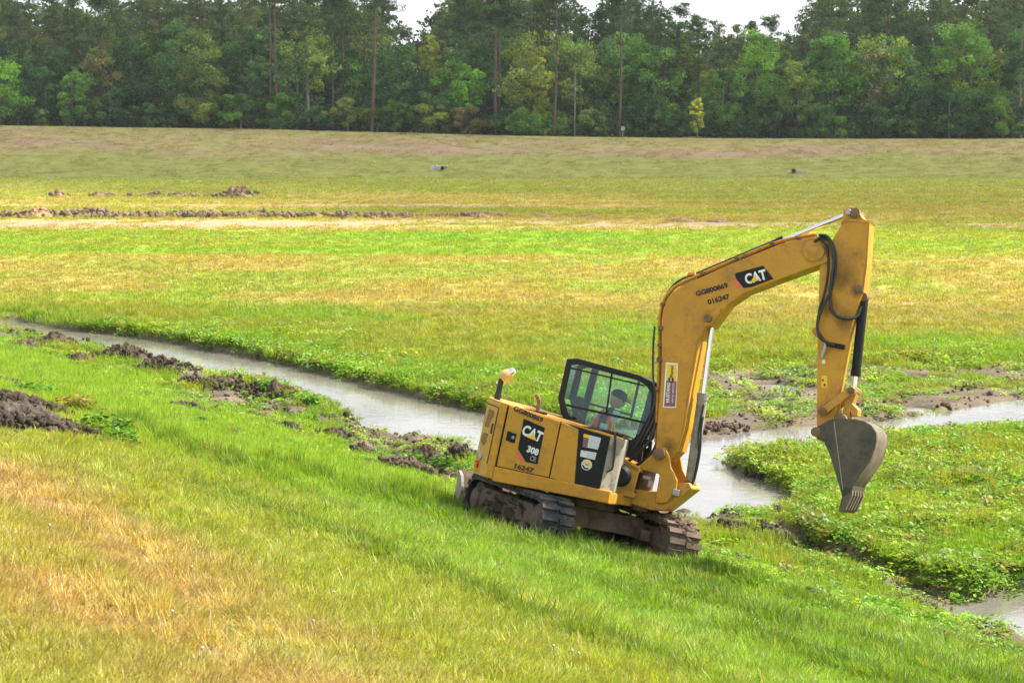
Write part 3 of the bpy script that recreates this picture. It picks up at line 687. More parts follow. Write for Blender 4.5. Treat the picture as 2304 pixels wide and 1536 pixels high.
MB().tube(spline([(-.76, -.30, 1.55), (-.765, -.30, 1.70), (-.79, -.30, 1.76), (-.83, -.30, 1.79)], 5), .028, 10).build("exhaust_pipe", M['rust'], ex, smooth=50)

# --- cab
OUT = [(-.60, 2.33), (-.46, 2.365), (.38, 2.315), (.55, 2.27), (.645, 2.17), (.69, 1.90), (.60, 1.53), (.49, 1.36), (-.38, 1.44), (-.53, 1.62), (-.61, 1.81)]
INN = [(-.53, 2.265), (-.44, 2.29), (.35, 2.25), (.48, 2.205), (.575, 2.12), (.61, 1.89), (.53, 1.58), (.43, 1.45), (-.34, 1.535), (-.46, 1.67), (-.535, 1.82)]
Y0, Y1 = .08, 1.02
cab = MB().ring(OUT, INN, Y0, Y0 + .06).ring(OUT, INN, Y1 - .06, Y1).build("cab_frame", M['interior'], ex, .012)
MB().prism([(-.60, 2.33), (-.46, 2.365), (.38, 2.315), (.55, 2.27), (.54, 2.25), (.38, 2.29), (-.46, 2.335), (-.585, 2.305)], Y0 + .06, Y1 - .06).build("roof", M['interior'], cab)
plate("side_pane", INN, Y0 + .033, M['glass'], cab, .004)
plate("side_pane", INN, Y1 - .028, M['glass'], cab, .004)
MB().prism([(.60, 2.18), (.645, 1.90), (.56, 1.52), (.565, 1.52), (.65, 1.90), (.605, 2.18)], Y0 + .06, Y1 - .06).build("windscreen", M['glass'], cab)
MB().prism([(-.575, 2.28), (-.59, 1.82), (-.585, 1.82), (-.57, 2.28)], Y0 + .06, Y1 - .06).build("rear_pane", M['glass'], cab)
for z0, z1, x0, x1 in ((1.715, 1.745, -.49, .57),): MB().prism([(x0, z0 + .012), (x1, z0), (x1, z1), (x0, z1 + .012)], Y0 + .015, Y0 + .05).build("window_rail", M['interior'], cab)
MB().prism([(.005, 2.27), (.025, 2.27), (.065, 1.73), (.045, 1.73)], Y0 + .015, Y0 + .05).build("window_mullion", M['interior'], cab)
MB().prism([(-.53, 2.215), (.46, 2.185), (.48, 2.205), (-.53, 2.235)], Y0 + .015, Y0 + .05).build("window_rail", M['interior'], cab)
MB().prism([(-.40, 2.33), (-.31, 2.33), (-.36, 1.42), (-.45, 1.45)], Y1 - .07, Y1 - .005).build("door_pillar", M['interior'], cab)
MB().prism([(.24, 2.30), (.27, 2.30), (.26, 1.75), (.23, 1.75)], Y1 - .055, Y1 - .01).build("door_rail", M['interior'], cab)
MB().prism([(-.42, 1.84), (.25, 1.80), (.25, 1.77), (-.42, 1.81)], Y1 - .055, Y1 - .01).build("door_rail", M['interior'], cab)
MB().prism([(.42, 2.29), (.52, 2.26), (.48, 1.62), (.42, 1.45), (.36, 1.45), (.40, 1.9)], Y1 - .07, Y1 - .004).build("door_pillar", M['interior'], cab)
MB().prism([(-.50, .80), (.56, .80), (.60, 1.0), (.55, 1.40), (-.36, 1.46), (-.5, 1.3)], Y0 + .005, Y0 + .05).prism([(-.50, .80), (.56, .80), (.60, 1.0), (.55, 1.40), (-.36, 1.46), (-.5, 1.3)], Y1 - .05, Y1 - .005).build("cab_lower_panel", M['interior'], cab)
MB().box(-.5, .58, Y0 + .05, Y1 - .05, .80, .86).build("cab_floor", M['interior'], cab)
for yy in (Y0 + .05, Y1 - .12): MB().prism([(.56, .82), (.60, .82), (.64, 1.05), (.60, 1.5), (.56, 1.5)], yy, yy + .07).build("front_post", M['interior'], cab)
MB().box(.40, .52, .30, .80, .86, 1.36).build("control_column", M['interior'], cab, .02)
for yy in (.32, .78): MB().tube([(.22, yy, 1.15), (.24, yy, 1.40), (.25, yy, 1.46)], [.02, .015, .028], 8).build("joystick", M['hose'], cab, smooth=40)
st_ = MB().box(-.38, .10, .32, .80, 1.10, 1.24).build("operator_seat", M['seat'], ex, .04)
MB().prism([(-.40, 1.20), (-.27, 1.20), (-.33, 1.66), (-.44, 1.66)], .33, .79).build("seat_back", M['seat'], st_, .04)
MB().prism([(-.45, 1.68), (-.33, 1.68), (-.36, 1.89), (-.46, 1.89)], .43, .69).build("headrest", M['seat'], st_, .04)
for yy in (.26, .86): MB().box(-.30, .16, yy - .04, yy + .04, 1.36, 1.42).build("armrest", M['seat'], st_, .02)
MB().box(.13, .22, .13, .14, 1.66, 1.80).build("papers", M['label'], cab)
MB().box(.00, .10, .13, .14, 1.52, 1.61).build("papers", M['label'], cab)
MB().tube(spline([(.66, .98, 1.95), (.80, 1.02, 2.0), (.90, 1.05, 2.0), (.93, 1.05, 1.9)], 4), .012, 6).box(.88, .98, 1.02, 1.08, 1.75, 2.02).build("mirror", M['black'], ex, .01)

# --- swing frame and boom foot
MB().prism([(.42, .80), (.70, .80), (.72, 1.17), (.44, 1.25)], -.54, -.50).prism([(.42, .80), (.70, .80), (.72, 1.17), (.44, 1.25)], .02, .06).prism([(.42, 1.16), (.72, 1.10), (.74, 1.15), (.42, 1.24)], -.54, .06).prism([(.42, .78), (.72, .78), (.74, .84), (.42, .86)], -.56, .06).build("boom_bracket", M['yellow_worn'], ex, .01)
N_FIXED = len(COL.objects)
sw = MB().prism([(.64, .86), (.96, .89), (1.20, 1.05), (1.36, 1.10), (1.41, 1.03), (1.12, .68), (.95, .645), (.66, .67)], -.36, .06).build("swing_post", M['yellow_worn'], ex, .02)
MB().lathe([(.10, .60), (.11, .63), (.11, 1.13), (.09, 1.16)], (.74, -.15, 0), 18).build("king_pin", M['rust'], sw, smooth=35)
MB().tube([(.40, -.46, .77), (.75, -.42, .80)], .035, 12).build("swing_cylinder_rod", M['chrome'], ex, smooth=50)
for yy in (-.43, .07):
    MB().prism([(.70, 1.16), (.90, 1.43), (.99, 1.465), (1.055, 1.37), (1.11, 1.235), (1.225, 1.09), (1.235, .945), (1.14, .78), (1.0, .75), (.985, 1.12), (.77, 1.125)], yy, yy + .06).build("boom_yoke", M['yellow'], ex, .015)
MB().lathe([(.055, -.50), (.075, -.49), (.075, -.43), (.05, -.42), (.05, .12), (.075, .13), (.075, .17)], (.94, 0, 1.372), 16, 'y').build("boom_foot_pin", M['rust'], ex, smooth=35)
MB().box(.78, .88, -.43, -.36, 1.02, 1.06).box(.86, .90, -.42, -.30, .93, 1.02).build("hose_guide", M['steel'], ex, .006)
MB().box(1.20, 1.28, -.46, -.36, .90, .98).build("hose_coupling", M['steel'], ex, .008)

# --- boom
BOOM = [(.839, 1.37), (.765, 1.878), (.711, 2.328), (.615, 2.823), (.562, 3.126), (.570, 3.29), (.622, 3.41), (.715, 3.52), (1.255, 3.900), (1.862, 4.290), (2.256, 4.445), (2.435, 4.436), (2.536, 4.340), (2.483, 4.165), (1.959, 3.852), (1.556, 3.601), (1.367, 3.409), (1.288, 3.238), (1.223, 3.134), (1.141, 3.060), (1.089, 2.894), (1.106, 2.236), (1.132, 1.782), (1.118, 1.435), (1.033, 1.300), (.920, 1.285)]
BY = -.31
boom = MB().prism(BOOM, BY, .01).build("boom", M['yellow'], ex, .014)
# flanges that stand proud along top and bottom plates
MB().prism([(1.089, 2.894), (1.106, 2.236), (1.132, 1.782), (1.118, 1.45), (1.135, 1.45), (1.150, 1.782), (1.124, 2.236), (1.107, 2.894)], BY - .012, .022).build("boom_front_plate", M['yellow'], boom, .004)
MB().prism([(1.20, 3.29), (1.30, 3.36), (1.29, 3.26), (1.21, 3.10), (1.14, 3.06), (1.10, 3.13)], BY - .03, .04).build("boom_boss", M['yellow'], boom, .015)
MB().lathe([(.045, -.38), (.05, -.37), (.05, .06), (.045, .07)], (1.165, 0, 3.185), 14, 'y').build("boom_cylinder_pin", M['rust'], boom, smooth=35)
MB().lathe([(.11, -.33), (.135, -.32), (.135, -.30)], (2.285, 0, 4.275), 24, 'y').build("nose_boss", M['yellow'], boom, smooth=35)
MB().lathe([(.03, -.345), (.055, -.335), (.055, .03), (.03, .04)], (2.285, 0, 4.275), 16, 'y').build("stick_pivot_pin", M['yellow_worn'], boom, smooth=35)
MB().lathe([(.03, -.36), (.04, -.35), (.04, -.30)], (2.417, 0, 4.365), 12, 'y').build("hose_boss", M['rust'], boom, smooth=35)
for dy, off in ((-.27, .035), (-.20, .035), (-.05, .03)):
    pp = [(.80, 1.5), (.665, 2.33), (.565, 2.83), (.515, 3.12), (.525, 3.30), (.585, 3.44), (.69, 3.56), (1.24, 3.94), (1.84, 4.325), (2.26, 4.485)]
    MB().tube([(x, dy, z) for x, z in [tuple(p) for p in spline(pp, 4)]], .016, 8).build("hydraulic_pipe", M['yellow_worn'], boom, smooth=60)
for x, z in ((.70, 2.15), (.60, 2.72), (.53, 3.25), (.95, 3.74), (1.35, 4.01), (1.75, 4.27), (2.05, 4.40)):
    MB().box(x - .03, x + .03, -.30, -.02, z - .012, z + .022).build("pipe_clamp", M['rust'], boom, .006)
for x, z in ((.60, 2.95), (.66, 2.55)): MB().box(x - .05, x + .01, -.33, -.25, z - .03, z + .03).build("pipe_joint", M['rust'], boom, .008)
A = radians(25.8); TY = BY - .001
plate("logo_panel", [(1.375, 3.815), (1.705, 3.975), (1.865, 3.834), (1.609, 3.680), (1.520, 3.650), (1.395, 3.755)], TY, M['decalblack'], boom)
plate("red_corner", [(1.395, 3.752), (1.515, 3.648), (1.475, 3.632), (1.380, 3.69)], TY, M['decalred'], boom, .003)
lettering("logo_text", "CAT", 1.640, 3.818, .275, .135, A, TY - .004, M['white'], boom, .035)
plate("logo_triangle", [(1.585, 3.725), (1.710, 3.792), (1.618, 3.815)], TY - .008, M['decalyel'], boom, .003)
lettering("stencil_code", "GG800869", 1.122, 3.556, .425, .072, radians(27), TY, M['stencil'], boom, .045)
lettering("stencil_number", "016247", 1.235, 3.452, .29, .072, radians(26), TY, M['stencil'], boom, .045)
ms = plate("rental_sticker", [(.734, 2.528), (.892, 2.548), (.985, 1.987), (.818, 1.955)], TY, M['white'], boom)
plate("sticker_lower", [(.790, 2.300), (.922, 2.320), (.972, 2.000), (.831, 1.972)], TY - .004, M['maroon'], ms, .002)
plate("sticker_upper", [(.748, 2.512), (.880, 2.532), (.921, 2.322), (.789, 2.302)], TY - .004, M['decalyel'], ms, .002)
plate("sticker_disc", [(.848 + .036 * cos(k * pi / 8), 2.328 + .036 * sin(k * pi / 8)) for k in range(16)], TY - .007, M['decalblack'], ms, .002)
A2 = radians(98.7)
lettering("sticker_text", "MUSTANG", .846, 2.155, .25, .042, A2, TY - .006, M['white'], ms, .03)
lettering("sticker_text", "RENTAL SERVICES", .908, 2.165, .25, .020, A2, TY - .006, M['white'], ms, .01)
lettering("sticker_text", "Rental", .835, 2.435, .13, .038, A2, TY - .006, M['stencil'], ms, .02)
lettering("sticker_text", "CAT", .848, 2.328, .05, .026, A2, TY - .009, M['white'], ms, .03)

# --- cylinders
def cyl(name, a, m, b, y, rb, rr, mb, parent=ex):
    o = MB().tube([(a[0], y, a[1]), (m[0], y, m[1])], rb, 18).build(name, mb, parent, .008, smooth=50)
    d = Vector((m[0] - a[0], 0, m[1] - a[1])).normalized(); e = Vector((m[0], y, m[1]))
    MB().tube([e - d * .06, e + d * .02], rb * 1.10, 18).build("gland", mb, o, smooth=50)
    MB().tube([(m[0], y, m[1]), (b[0], y, b[1])], rr, 14).build("rod", M['chrome'], o, smooth=60)
    for p in (a, b): MB().lathe([(rb * .95, y - .07), (rb * 1.05, y - .06), (rb * 1.05, y + .06), (rb * .95, y + .07)], (p[0], 0, p[1]), 14, 'y').build("eye", M['rust'], o, smooth=35)
    return o
cyl("boom_cylinder", (1.315, 1.062), (1.240, 2.22), (1.165, 3.185), -.15, .066, .034, M['dusty'])
cyl("stick_cylinder", (.80, 3.66), (1.835, 4.345), (2.60, 4.835), -.15, .055, .030, M['black'])
cyl("bucket_cylinder", (2.967, 3.83), (3.063, 2.861), (3.084, 2.652), -.15, .058, .032, M['black'])
MB().prism([(.70, 3.50), (.90, 3.62), (.84, 3.74), (.76, 3.72)], -.25, -.19).prism([(.70, 3.50), (.90, 3.62), (.84, 3.74), (.76, 3.72)], -.11, -.05).build("cylinder_lug", M['yellow'], boom, .008)
def hose(pts, y, r=.016, name="hose", parent=ex, m='hose'):
    ys = y if isinstance(y, list) else [y] * len(pts)
    return MB().tube(spline([(x, yy, z) for (x, z), yy in zip(pts, ys)], 6), r, 8).build(name, M[m], parent, smooth=60)
hose([(1.34, 1.05), (1.37, 1.15), (1.36, 1.5), (1.31, 1.75), (1.30, 2.1)], -.235, .014)
hose([(1.26, .93), (1.33, 1.0), (1.385, 1.15), (1.385, 1.5), (1.34, 1.8), (1.33, 1.95)], -.26, .014)
hose([(.55, 1.35), (.60, 1.45), (.68, 1.75), (.70, 2.05), (.62, 2.30), (.55, 2.62), (.50, 2.95)], -.33, .014)
hose([(.48, 1.15), (.60, 1.28), (.74, 1.5), (.76, 1.75)], [-.30, -.32, -.33, -.30], .02)
hose([(.50, 1.12), (.66, 1.20), (.80, 1.42), (.80, 1.72)], [-.22, -.24, -.25, -.22], .02)
hose([(.52, 1.3), (.62, 1.5), (.71, 1.8), (.68, 2.1)], [-.1, -.15, -.2, -.2], .02)
hose([(.50, 3.05), (.52, 3.32), (.60, 3.52), (.72, 3.64), (.84, 3.70)], -.24, .014)
# --- stick
STICK = [(2.532, 4.852), (2.60, 4.905), (2.690, 4.90), (2.785, 4.790), (2.872, 4.747), (2.948, 4.213), (2.972, 3.860), (2.952, 3.740), (2.930, 3.420), (2.922, 3.250), (2.938, 2.566), (2.950, 2.256), (2.852, 2.032), (2.756, 2.113), (2.542, 3.215), (2.479, 3.248), (2.448, 3.287), (2.470, 3.343), (2.522, 3.336), (2.389, 4.095), (2.462, 4.423), (2.545, 4.650), (2.547, 4.752)]
stick = MB().prism(STICK, -.285, -.045).build("stick", M['yellow'], ex, .014)
MB().prism([(2.555, 4.655), (2.60, 4.715), (2.878, 4.735), (2.888, 4.765), (2.59, 4.745), (2.54, 4.68)], -.297, -.003).build("stick_weld_band", M['yellow_worn'], stick)
MB().prism([(2.948, 4.213), (2.972, 3.87), (2.986, 3.87), (2.962, 4.213), (2.888, 4.73), (2.873, 4.73)], -.295, -.005).build("stick_back_plate", M['yellow'], stick, .004)
MB().lathe([(.028, -.335), (.058, -.33), (.058, -.30), (.05, -.28), (.05, -.02), (.058, .03)], (2.690, 0, 4.835), 16, 'y').build("stick_cylinder_pin", M['rust'], stick, smooth=35)
MB().lathe([(.035, -.31), (.04, -.30), (.04, .0)], (2.605, 0, 4.828), 12, 'y').build("stick_head_bolt", M['steel'], stick, smooth=35)
MB().lathe([(.03, -.33), (.05, -.32), (.05, .02)], (2.925, 0, 3.90), 14, 'y').build("bucket_cylinder_pin", M['rust'], stick, smooth=35)
MB().box(2.66, 2.90, -.33, -.285, 3.13, 3.19).build("hose_clamp", M['black'], stick, .008)
plate("warning_sticker", [(2.686, 2.761), (2.756, 2.776), (2.786, 2.629), (2.716, 2.614)], -.286, M['decalyel'], stick)
plate("warning_mark", [(2.712, 2.73), (2.735, 2.70), (2.70, 2.70)], -.291, M['stencil'], stick, .002)
plate("warning_mark", [(2.735, 2.67), (2.757, 2.67), (2.762, 2.64), (2.74, 2.635)], -.291, M['stencil'], stick, .002)
plate("white_sticker", [(2.655, 2.955), (2.695, 2.96), (2.702, 2.915), (2.662, 2.91)], -.286, M['white'], stick)
hose([(2.281, 4.377), (2.412, 4.476), (2.540, 4.341), (2.606, 4.127), (2.614, 3.845), (2.551, 3.606), (2.531, 3.376), (2.60, 3.215), (2.79, 3.155)], -.37, .019)
hose([(2.302, 4.420), (2.473, 4.42), (2.585, 4.119), (2.605, 3.841), (2.642, 3.624), (2.736, 3.519), (2.877, 3.513), (2.964, 3.575), (2.975, 3.70)], [-.35, -.37, -.37, -.36, -.36, -.36, -.34, -.28, -.24], .019)
hose([(2.367, 4.422), (2.454, 4.325), (2.521, 4.054), (2.533, 3.773), (2.513, 3.542), (2.537, 3.320), (2.643, 3.20), (2.73, 3.14)], -.35, .017)
hose([(2.33, 4.47), (2.45, 4.46), (2.56, 4.25), (2.59, 4.0), (2.60, 3.80)], -.40, .017)
MB().tube([(2.665, -.34, 3.17), (2.672, -.34, 3.10), (2.655, -.34, 2.985)], [.016, .022, .018], 8).build("quick_coupler", M['steel'], stick, smooth=40)
# --- bucket linkage and bucket
for yy in (-.335, -.005):
    MB().prism([(2.775, 2.30), (2.83, 2.285), (3.075, 2.585), (3.14, 2.62), (3.14, 2.68), (3.085, 2.71), (3.03, 2.675), (2.80, 2.395), (2.765, 2.36)], yy, yy + .04).build("link_arm", M['yellow_worn'], ex, .008)
MB().prism([(3.03, 2.65), (3.09, 2.71), (3.145, 2.66), (3.115, 2.50), (3.20, 2.44), (3.205, 2.36), (3.14, 2.345), (3.11, 2.40), (3.11, 2.25), (3.02, 2.24), (3.02, 2.45)], -.25, -.05).build("bucket_link", M['yellow_worn'], ex, .01)
for p in ((2.805, 2.339), (3.089, 2.650)): MB().lathe([(.022, -.37), (.045, -.36), (.045, .06), (.022, .07)], (p[0], 0, p[1]), 14, 'y').build("link_pin", M['rust'], ex, smooth=35)
SH = [(2.995, 2.277), (3.135, 2.295), (3.235, 2.316), (3.352, 2.313), (3.446, 2.282), (3.516, 2.208), (3.542, 2.107), (3.539, 2.012), (3.514, 1.839), (3.442, 1.679), (3.373, 1.507), (3.29, 1.40)]
SIDE = SH[1:] + [(3.256, 1.40), (3.105, 1.684), (3.027, 1.824), (2.932, 1.961), (2.95, 2.1), (3.0, 2.2)]
EAR = [(2.767, 2.061), (2.773, 2.112), (2.851, 2.168), (2.995, 2.290), (3.10, 2.31), (3.135, 2.295), (3.10, 2.1), (2.932, 1.961), (2.852, 1.972)]
b0, b1 = -.50, .20
shell = MB(); inner = [(x - .03 * (1 if x > 3.3 else .3), z - .02) for x, z in SH]
shell.prism(SH + inner[::-1], b0, b1)
bk = shell.build("bucket", M['bucketback'], ex, smooth=40)
for yy in (b0, b1 - .03): MB().prism(SIDE, yy - .004, yy + .034).build("bucket_side", M['bucket'], bk, .006)
for yy in (-.36, .02): MB().prism(EAR, yy, yy + .05).build("bucket_ear", M['bucket'], bk, .008)
MB().prism([(2.78, 2.10), (2.95, 2.25), (3.12, 2.30), (3.0, 2.0), (2.93, 1.965), (2.85, 1.975), (2.77, 2.06)], b0 - .006, b0 + .03).build("bucket_cheek", M['bucket'], bk, .006)
MB().prism([(2.995, 2.235), (3.002, 2.24), (3.27, 1.45), (3.264, 1.444)], b0 - .012, b0 - .002).build("weld_bead", M['steel'], bk)
MB().lathe([(.04, -.53), (.06, -.52), (.06, .22), (.04, .23)], (2.81, 0, 2.06), 14, 'y').build("bucket_pin", M['rust'], bk, smooth=35)
MB().lathe([(.05, -.42), (.07, -.41), (.07, .11), (.05, .12)], (3.05, 0, 2.275), 14, 'y').build("bucket_pin", M['rust'], bk, smooth=35)
MB().prism([(3.25, 1.42), (3.385, 1.515), (3.375, 1.44), (3.27, 1.36)], b0 - .01, b1 + .01).build("cutting_edge", M['bucket'], bk, .006)
for k in range(5):
    yy = b0 + .01 + k * .157
    MB().prism([(3.27, 1.42), (3.372, 1.485), (3.392, 1.40), (3.345, 1.205), (3.30, 1.165), (3.262, 1.17), (3.268, 1.30)], yy, yy + .062).build("tooth", M['bucketback'], bk, .008)

# the boom with all it carries is swung ten degrees towards the right on its king pin
SWING = Matrix.Translation((.74, -.15, 0)) @ Matrix.Rotation(radians(-10), 4, 'Z') @ Matrix(((1.021, 0, 0, .0285), (0, 1, 0, 0), (-.007, 0, .99, .03), (0, 0, 0, 1))) @ Matrix.Translation((-.74, .15, 0))
for me in {o.data for o in list(COL.objects)[N_FIXED:]}: me.transform(SWING)

def stain_mat():
    m, N, L, b = mat("grease_stain"); out = N["Material Output"]
    tc = N.new("ShaderNodeTexCoord").outputs["Object"]; g = N.new("ShaderNodeTexGradient"); g.gradient_type = 'SPHERICAL'; L.new(tc, g.inputs[0])
    n = noise(N, L, 2.6, 7, .75, tc, .8); mu = N.new("ShaderNodeMath"); mu.operation = 'MULTIPLY'; L.new(g.outputs[1], mu.inputs[0]); L.new(n, mu.inputs[1])
    f = ramp(N, L, mu.outputs[0], [(.12, (0, 0, 0)), (.55, (.50, .50, .50))])
    b.inputs["Base Color"].default_value = (.07, .042, .018, 1); b.inputs["Roughness"].default_value = .6
    t = N.new("ShaderNodeBsdfTransparent"); s_ = N.new("ShaderNodeMixShader"); L.new(f, s_.inputs[0]); L.new(t.outputs[0], s_.inputs[1]); L.new(b.outputs[0], s_.inputs[2]); L.new(s_.outputs[0], out.inputs[0])
    return m
M['stain'] = stain_mat()
disc = np_mesh("stain", [(0, 0, 0)] + [(cos(k * pi / 10), 0, sin(k * pi / 10)) for k in range(20)], [(0, 1 + k, 1 + (k + 1) % 20) for k in range(20)], M['stain'])
for x_, z_, r_, y_, par, sw_ in ((2.285, 4.275, .24, BY - .002, boom, 1), (2.40, 4.33, .16, BY - .004, boom, 1), (1.165, 3.19, .15, BY - .003, boom, 1), (1.0, 1.5, .16, BY - .002, boom, 1),
                                 (2.72, 4.02, .26, -.287, stick, 1), (2.82, 3.5, .20, -.287, stick, 1), (2.90, 3.88, .13, -.2875, stick, 1), (2.68, 4.80, .13, -.287, stick, 1), (2.80, 2.35, .15, -.287, stick, 1), (2.62, 3.62, .18, -.2875, stick, 1)):
    o = link("grease_stain" if sw_ else "dirt_smear", disc, par); p_ = Vector((x_, y_, z_))
    o.matrix_local = (Matrix.Translation(SWING @ p_) @ Matrix.Rotation(radians(-10), 4, 'Z') if sw_ else Matrix.Translation(p_)) @ Matrix.Diagonal((r_, 1, r_ * 1.15, 1))

# ------------------------------------------------------------------ operator
SEATP = (-.08, .50, 1.32)
OPM = EXM @ Matrix.Translation(SEATP)
per = empty("person", OPM)
tag(per, "excavator operator in dark cap and orange vest seated in the cab", "person")
def skinned(name, joints, edges, m, parent, sub=2):
    me = bpy.data.meshes.new(name); me.from_pydata([j[:3] for j in joints], edges, []); me.materials.append(m)
    o = link(name, me, parent); o.modifiers.new("skin", 'SKIN'); sk = me.skin_vertices[0].data
    for s_, j in zip(sk, joints): s_.radius = (j[3], j[4] if len(j) > 4 else j[3])
    sk[0].use_root = True
    for s_ in list(sk)[1:]: s_.use_root = False
    sb = o.modifiers.new("sub", 'SUBSURF'); sb.levels = sub; sb.render_levels = sub
    me.polygons.foreach_set("use_smooth", []) 
    o.modifiers["skin"].use_smooth_shade = True
    return o
J = [(0, 0, 0, .11, .095), (.02, 0, .16, .10, .085), (.07, 0, .33, .105, .085), (.10, 0, .42, .075, .06), (.125, 0, .475, .045, .045), (.15, 0, .52, .045),
     (.06, -.17, .37, .06), (.08, -.24, .15, .048), (.33, -.21, .19, .038), (.06, .17, .37, .06), (.08, .24, .15, .048), (.33, .21, .17, .038)]
body = skinned("torso", J, [(0, 1), (1, 2), (2, 3), (3, 4), (4, 5), (3, 6), (6, 7), (7, 8), (3, 9), (9, 10), (10, 11)], M['shirt'], per)
JL = [(0, 0, -.02, .12, .12), (.02, -.10, -.03, .095), (.40, -.13, .03, .075), (.47, -.13, -.34, .052), (.02, .10, -.03, .095), (.40, .13, .03, .075), (.47, .13, -.34, .052)]
skinned("trousers", JL, [(0, 1), (1, 2), (2, 3), (0, 4), (4, 5), (5, 6)], M['jeans'], per)
for sy in (-.13, .13): skinned("boot", [(.46, sy, -.32, .05), (.47, sy, -.38, .05), (.58, sy, -.385, .042)], [(0, 1), (1, 2)], M['cap'], per, 1)
JV = [(0.01, 0, .02, .175, .150), (.03, 0, .17, .172, .146), (.07, 0, .31, .190, .152), (.09, 0, .42, .165, .125), (.105, 0, .46, .09, .08)]
skinned("vest", JV, [(0, 1), (1, 2), (2, 3), (3, 4)], M['vest'], per)
for sy in (-.095, .095): MB().tube(spline([(.17, sy, .05), (.185, sy, .20), (.175, sy, .34), (.06, sy * 1.1, .45)], 4), .018, 6).build("reflective_stripe", M['decalyel'], body, smooth=60)
def head_mesh():
    bm = bmesh.new(); bmesh.ops.create_uvsphere(bm, u_segments=28, v_segments=20, radius=1)
    for v in bm.verts:
        x, y, z = v.co; w = 1 - .22 * max(0, -z) ** 1.3
        nx_, ny_, nz_ = x * .098 * (1 + .06 * (z > 0)), y * .078 * w, z * .118
        if x > .5:
            nose = math.exp(-((y / .22) ** 2 + ((z + .12) / .28) ** 2)); nx_ += .024 * nose
            nx_ -= .012 * sum(math.exp(-(((y - e) / .16) ** 2 + ((z - .12) / .13) ** 2)) for e in (-.42, .42))
            nx_ += .006 * math.exp(-((y / .35) ** 2 + ((z + .50) / .10) ** 2))
            nx_ += .010 * math.exp(-((y / .4) ** 2 + ((z + .78) / .16) ** 2))
        v.co = (nx_, ny_, nz_)
    me = bpy.data.meshes.new("head"); bm.to_mesh(me); bm.free(); me.materials.append(M['skin'])
    me.polygons.foreach_set("use_smooth", [True] * len(me.polygons)); return me
HM = Matrix.Translation((.175, 0, .625)) @ Matrix.Rotation(radians(14), 4, 'Y')
hdo = link("head", head_mesh(), per); hdo.matrix_local = HM
for e in (-.034, .034):
    MB().lathe([(.002, -.011), (.010, -.006), (.012, 0), (.010, .006), (.002, .011)], (.086, e, .014), 10).build("eye", M['cap'], hdo, smooth=60)
    MB().prism([(-.015, -.03), (.012, -.025), (.018, .01), (.006, .034), (-.014, .03)], e * 2.25 - .008, e * 2.25 + .008).build("ear", M['skin'], hdo, .005)
cp = MB().lathe([(.108, .030), (.112, .050), (.108, .085), (.085, .12), (.04, .137), (.005, .14)], n=22)
cp.v = [(x * 1.0, y * .83, z) for x, y, z in cp.v]
brim = [(.085 + .115 * cos(a), .078 * sin(a)) for a in np.linspace(-pi / 2, pi / 2, 11)]
cp.plan(brim, lambda x, y: .036 - .25 * max(0, x - .1) ** 1.3, lambda x, y: .046 - .25 * max(0, x - .1) ** 1.3)
cp.build("cap", M['cap'], hdo, smooth=50)
def hand(sy, P0):
    px, py, pz = P0
    skinned("hand", [(px - .01, py, pz, .03, .024), (px + .04, py, pz, .036, .018), (px + .07, py, pz - .003, .036, .016)], [(0, 1), (1, 2)], M['skin'], per, 1)
    for i, (dy, ln) in enumerate(((-.03, .062), (-.010, .075), (.010, .07), (.03, .052))):
        skinned("finger", [(px + .065, py + dy, pz, .0095), (px + .065 + ln * .55, py + dy * 1.1, pz + .004, .009), (px + .065 + ln * .85, py + dy * 1.1, pz - .022, .0085)], [(0, 1), (1, 2)], M['skin'], per, 1)
    skinned("thumb", [(px + .015, py - sy * .025, pz, .0115), (px + .045, py - sy * .055, pz + .004, .0105), (px + .072, py - sy * .062, pz - .006, .0095)], [(0, 1), (1, 2)], M['skin'], per, 1)
hand(-1, (.34, -.21, .195)); hand(1, (.34, .21, .175))

# ------------------------------------------------------------------ grass and weeds (stuff, scattered)
def scatter_group(name):
    g = bpy.data.node_groups.new(name, 'GeometryNodeTree')
    g.interface.new_socket("Geometry", in_out='INPUT', socket_type='NodeSocketGeometry')
    g.interface.new_socket("Geometry", in_out='OUTPUT', socket_type='NodeSocketGeometry')
    N, L = g.nodes, g.links
    i = N.new("NodeGroupInput"); o = N.new("NodeGroupOutput"); ins = N.new("GeometryNodeInstanceOnPoints")
    ci = N.new("GeometryNodeCollectionInfo"); ci.inputs["Separate Children"].default_value = True; ci.inputs["Reset Children"].default_value = True
    ci.name = "source"
    def na(nm, t):
        n = N.new("GeometryNodeInputNamedAttribute"); n.data_type = t; n.inputs["Name"].default_value = nm; return n.outputs["Attribute"]
    L.new(i.outputs[0], ins.inputs["Points"]); L.new(ci.outputs[0], ins.inputs["Instance"])
    ins.inputs["Pick Instance"].default_value = True
    L.new(na("idx", 'INT'), ins.inputs["Instance Index"]); L.new(na("rot", 'FLOAT_VECTOR'), ins.inputs["Rotation"]); L.new(na("scl", 'FLOAT_VECTOR'), ins.inputs["Scale"])
    L.new(ins.outputs[0], o.inputs[0]); return g, ci
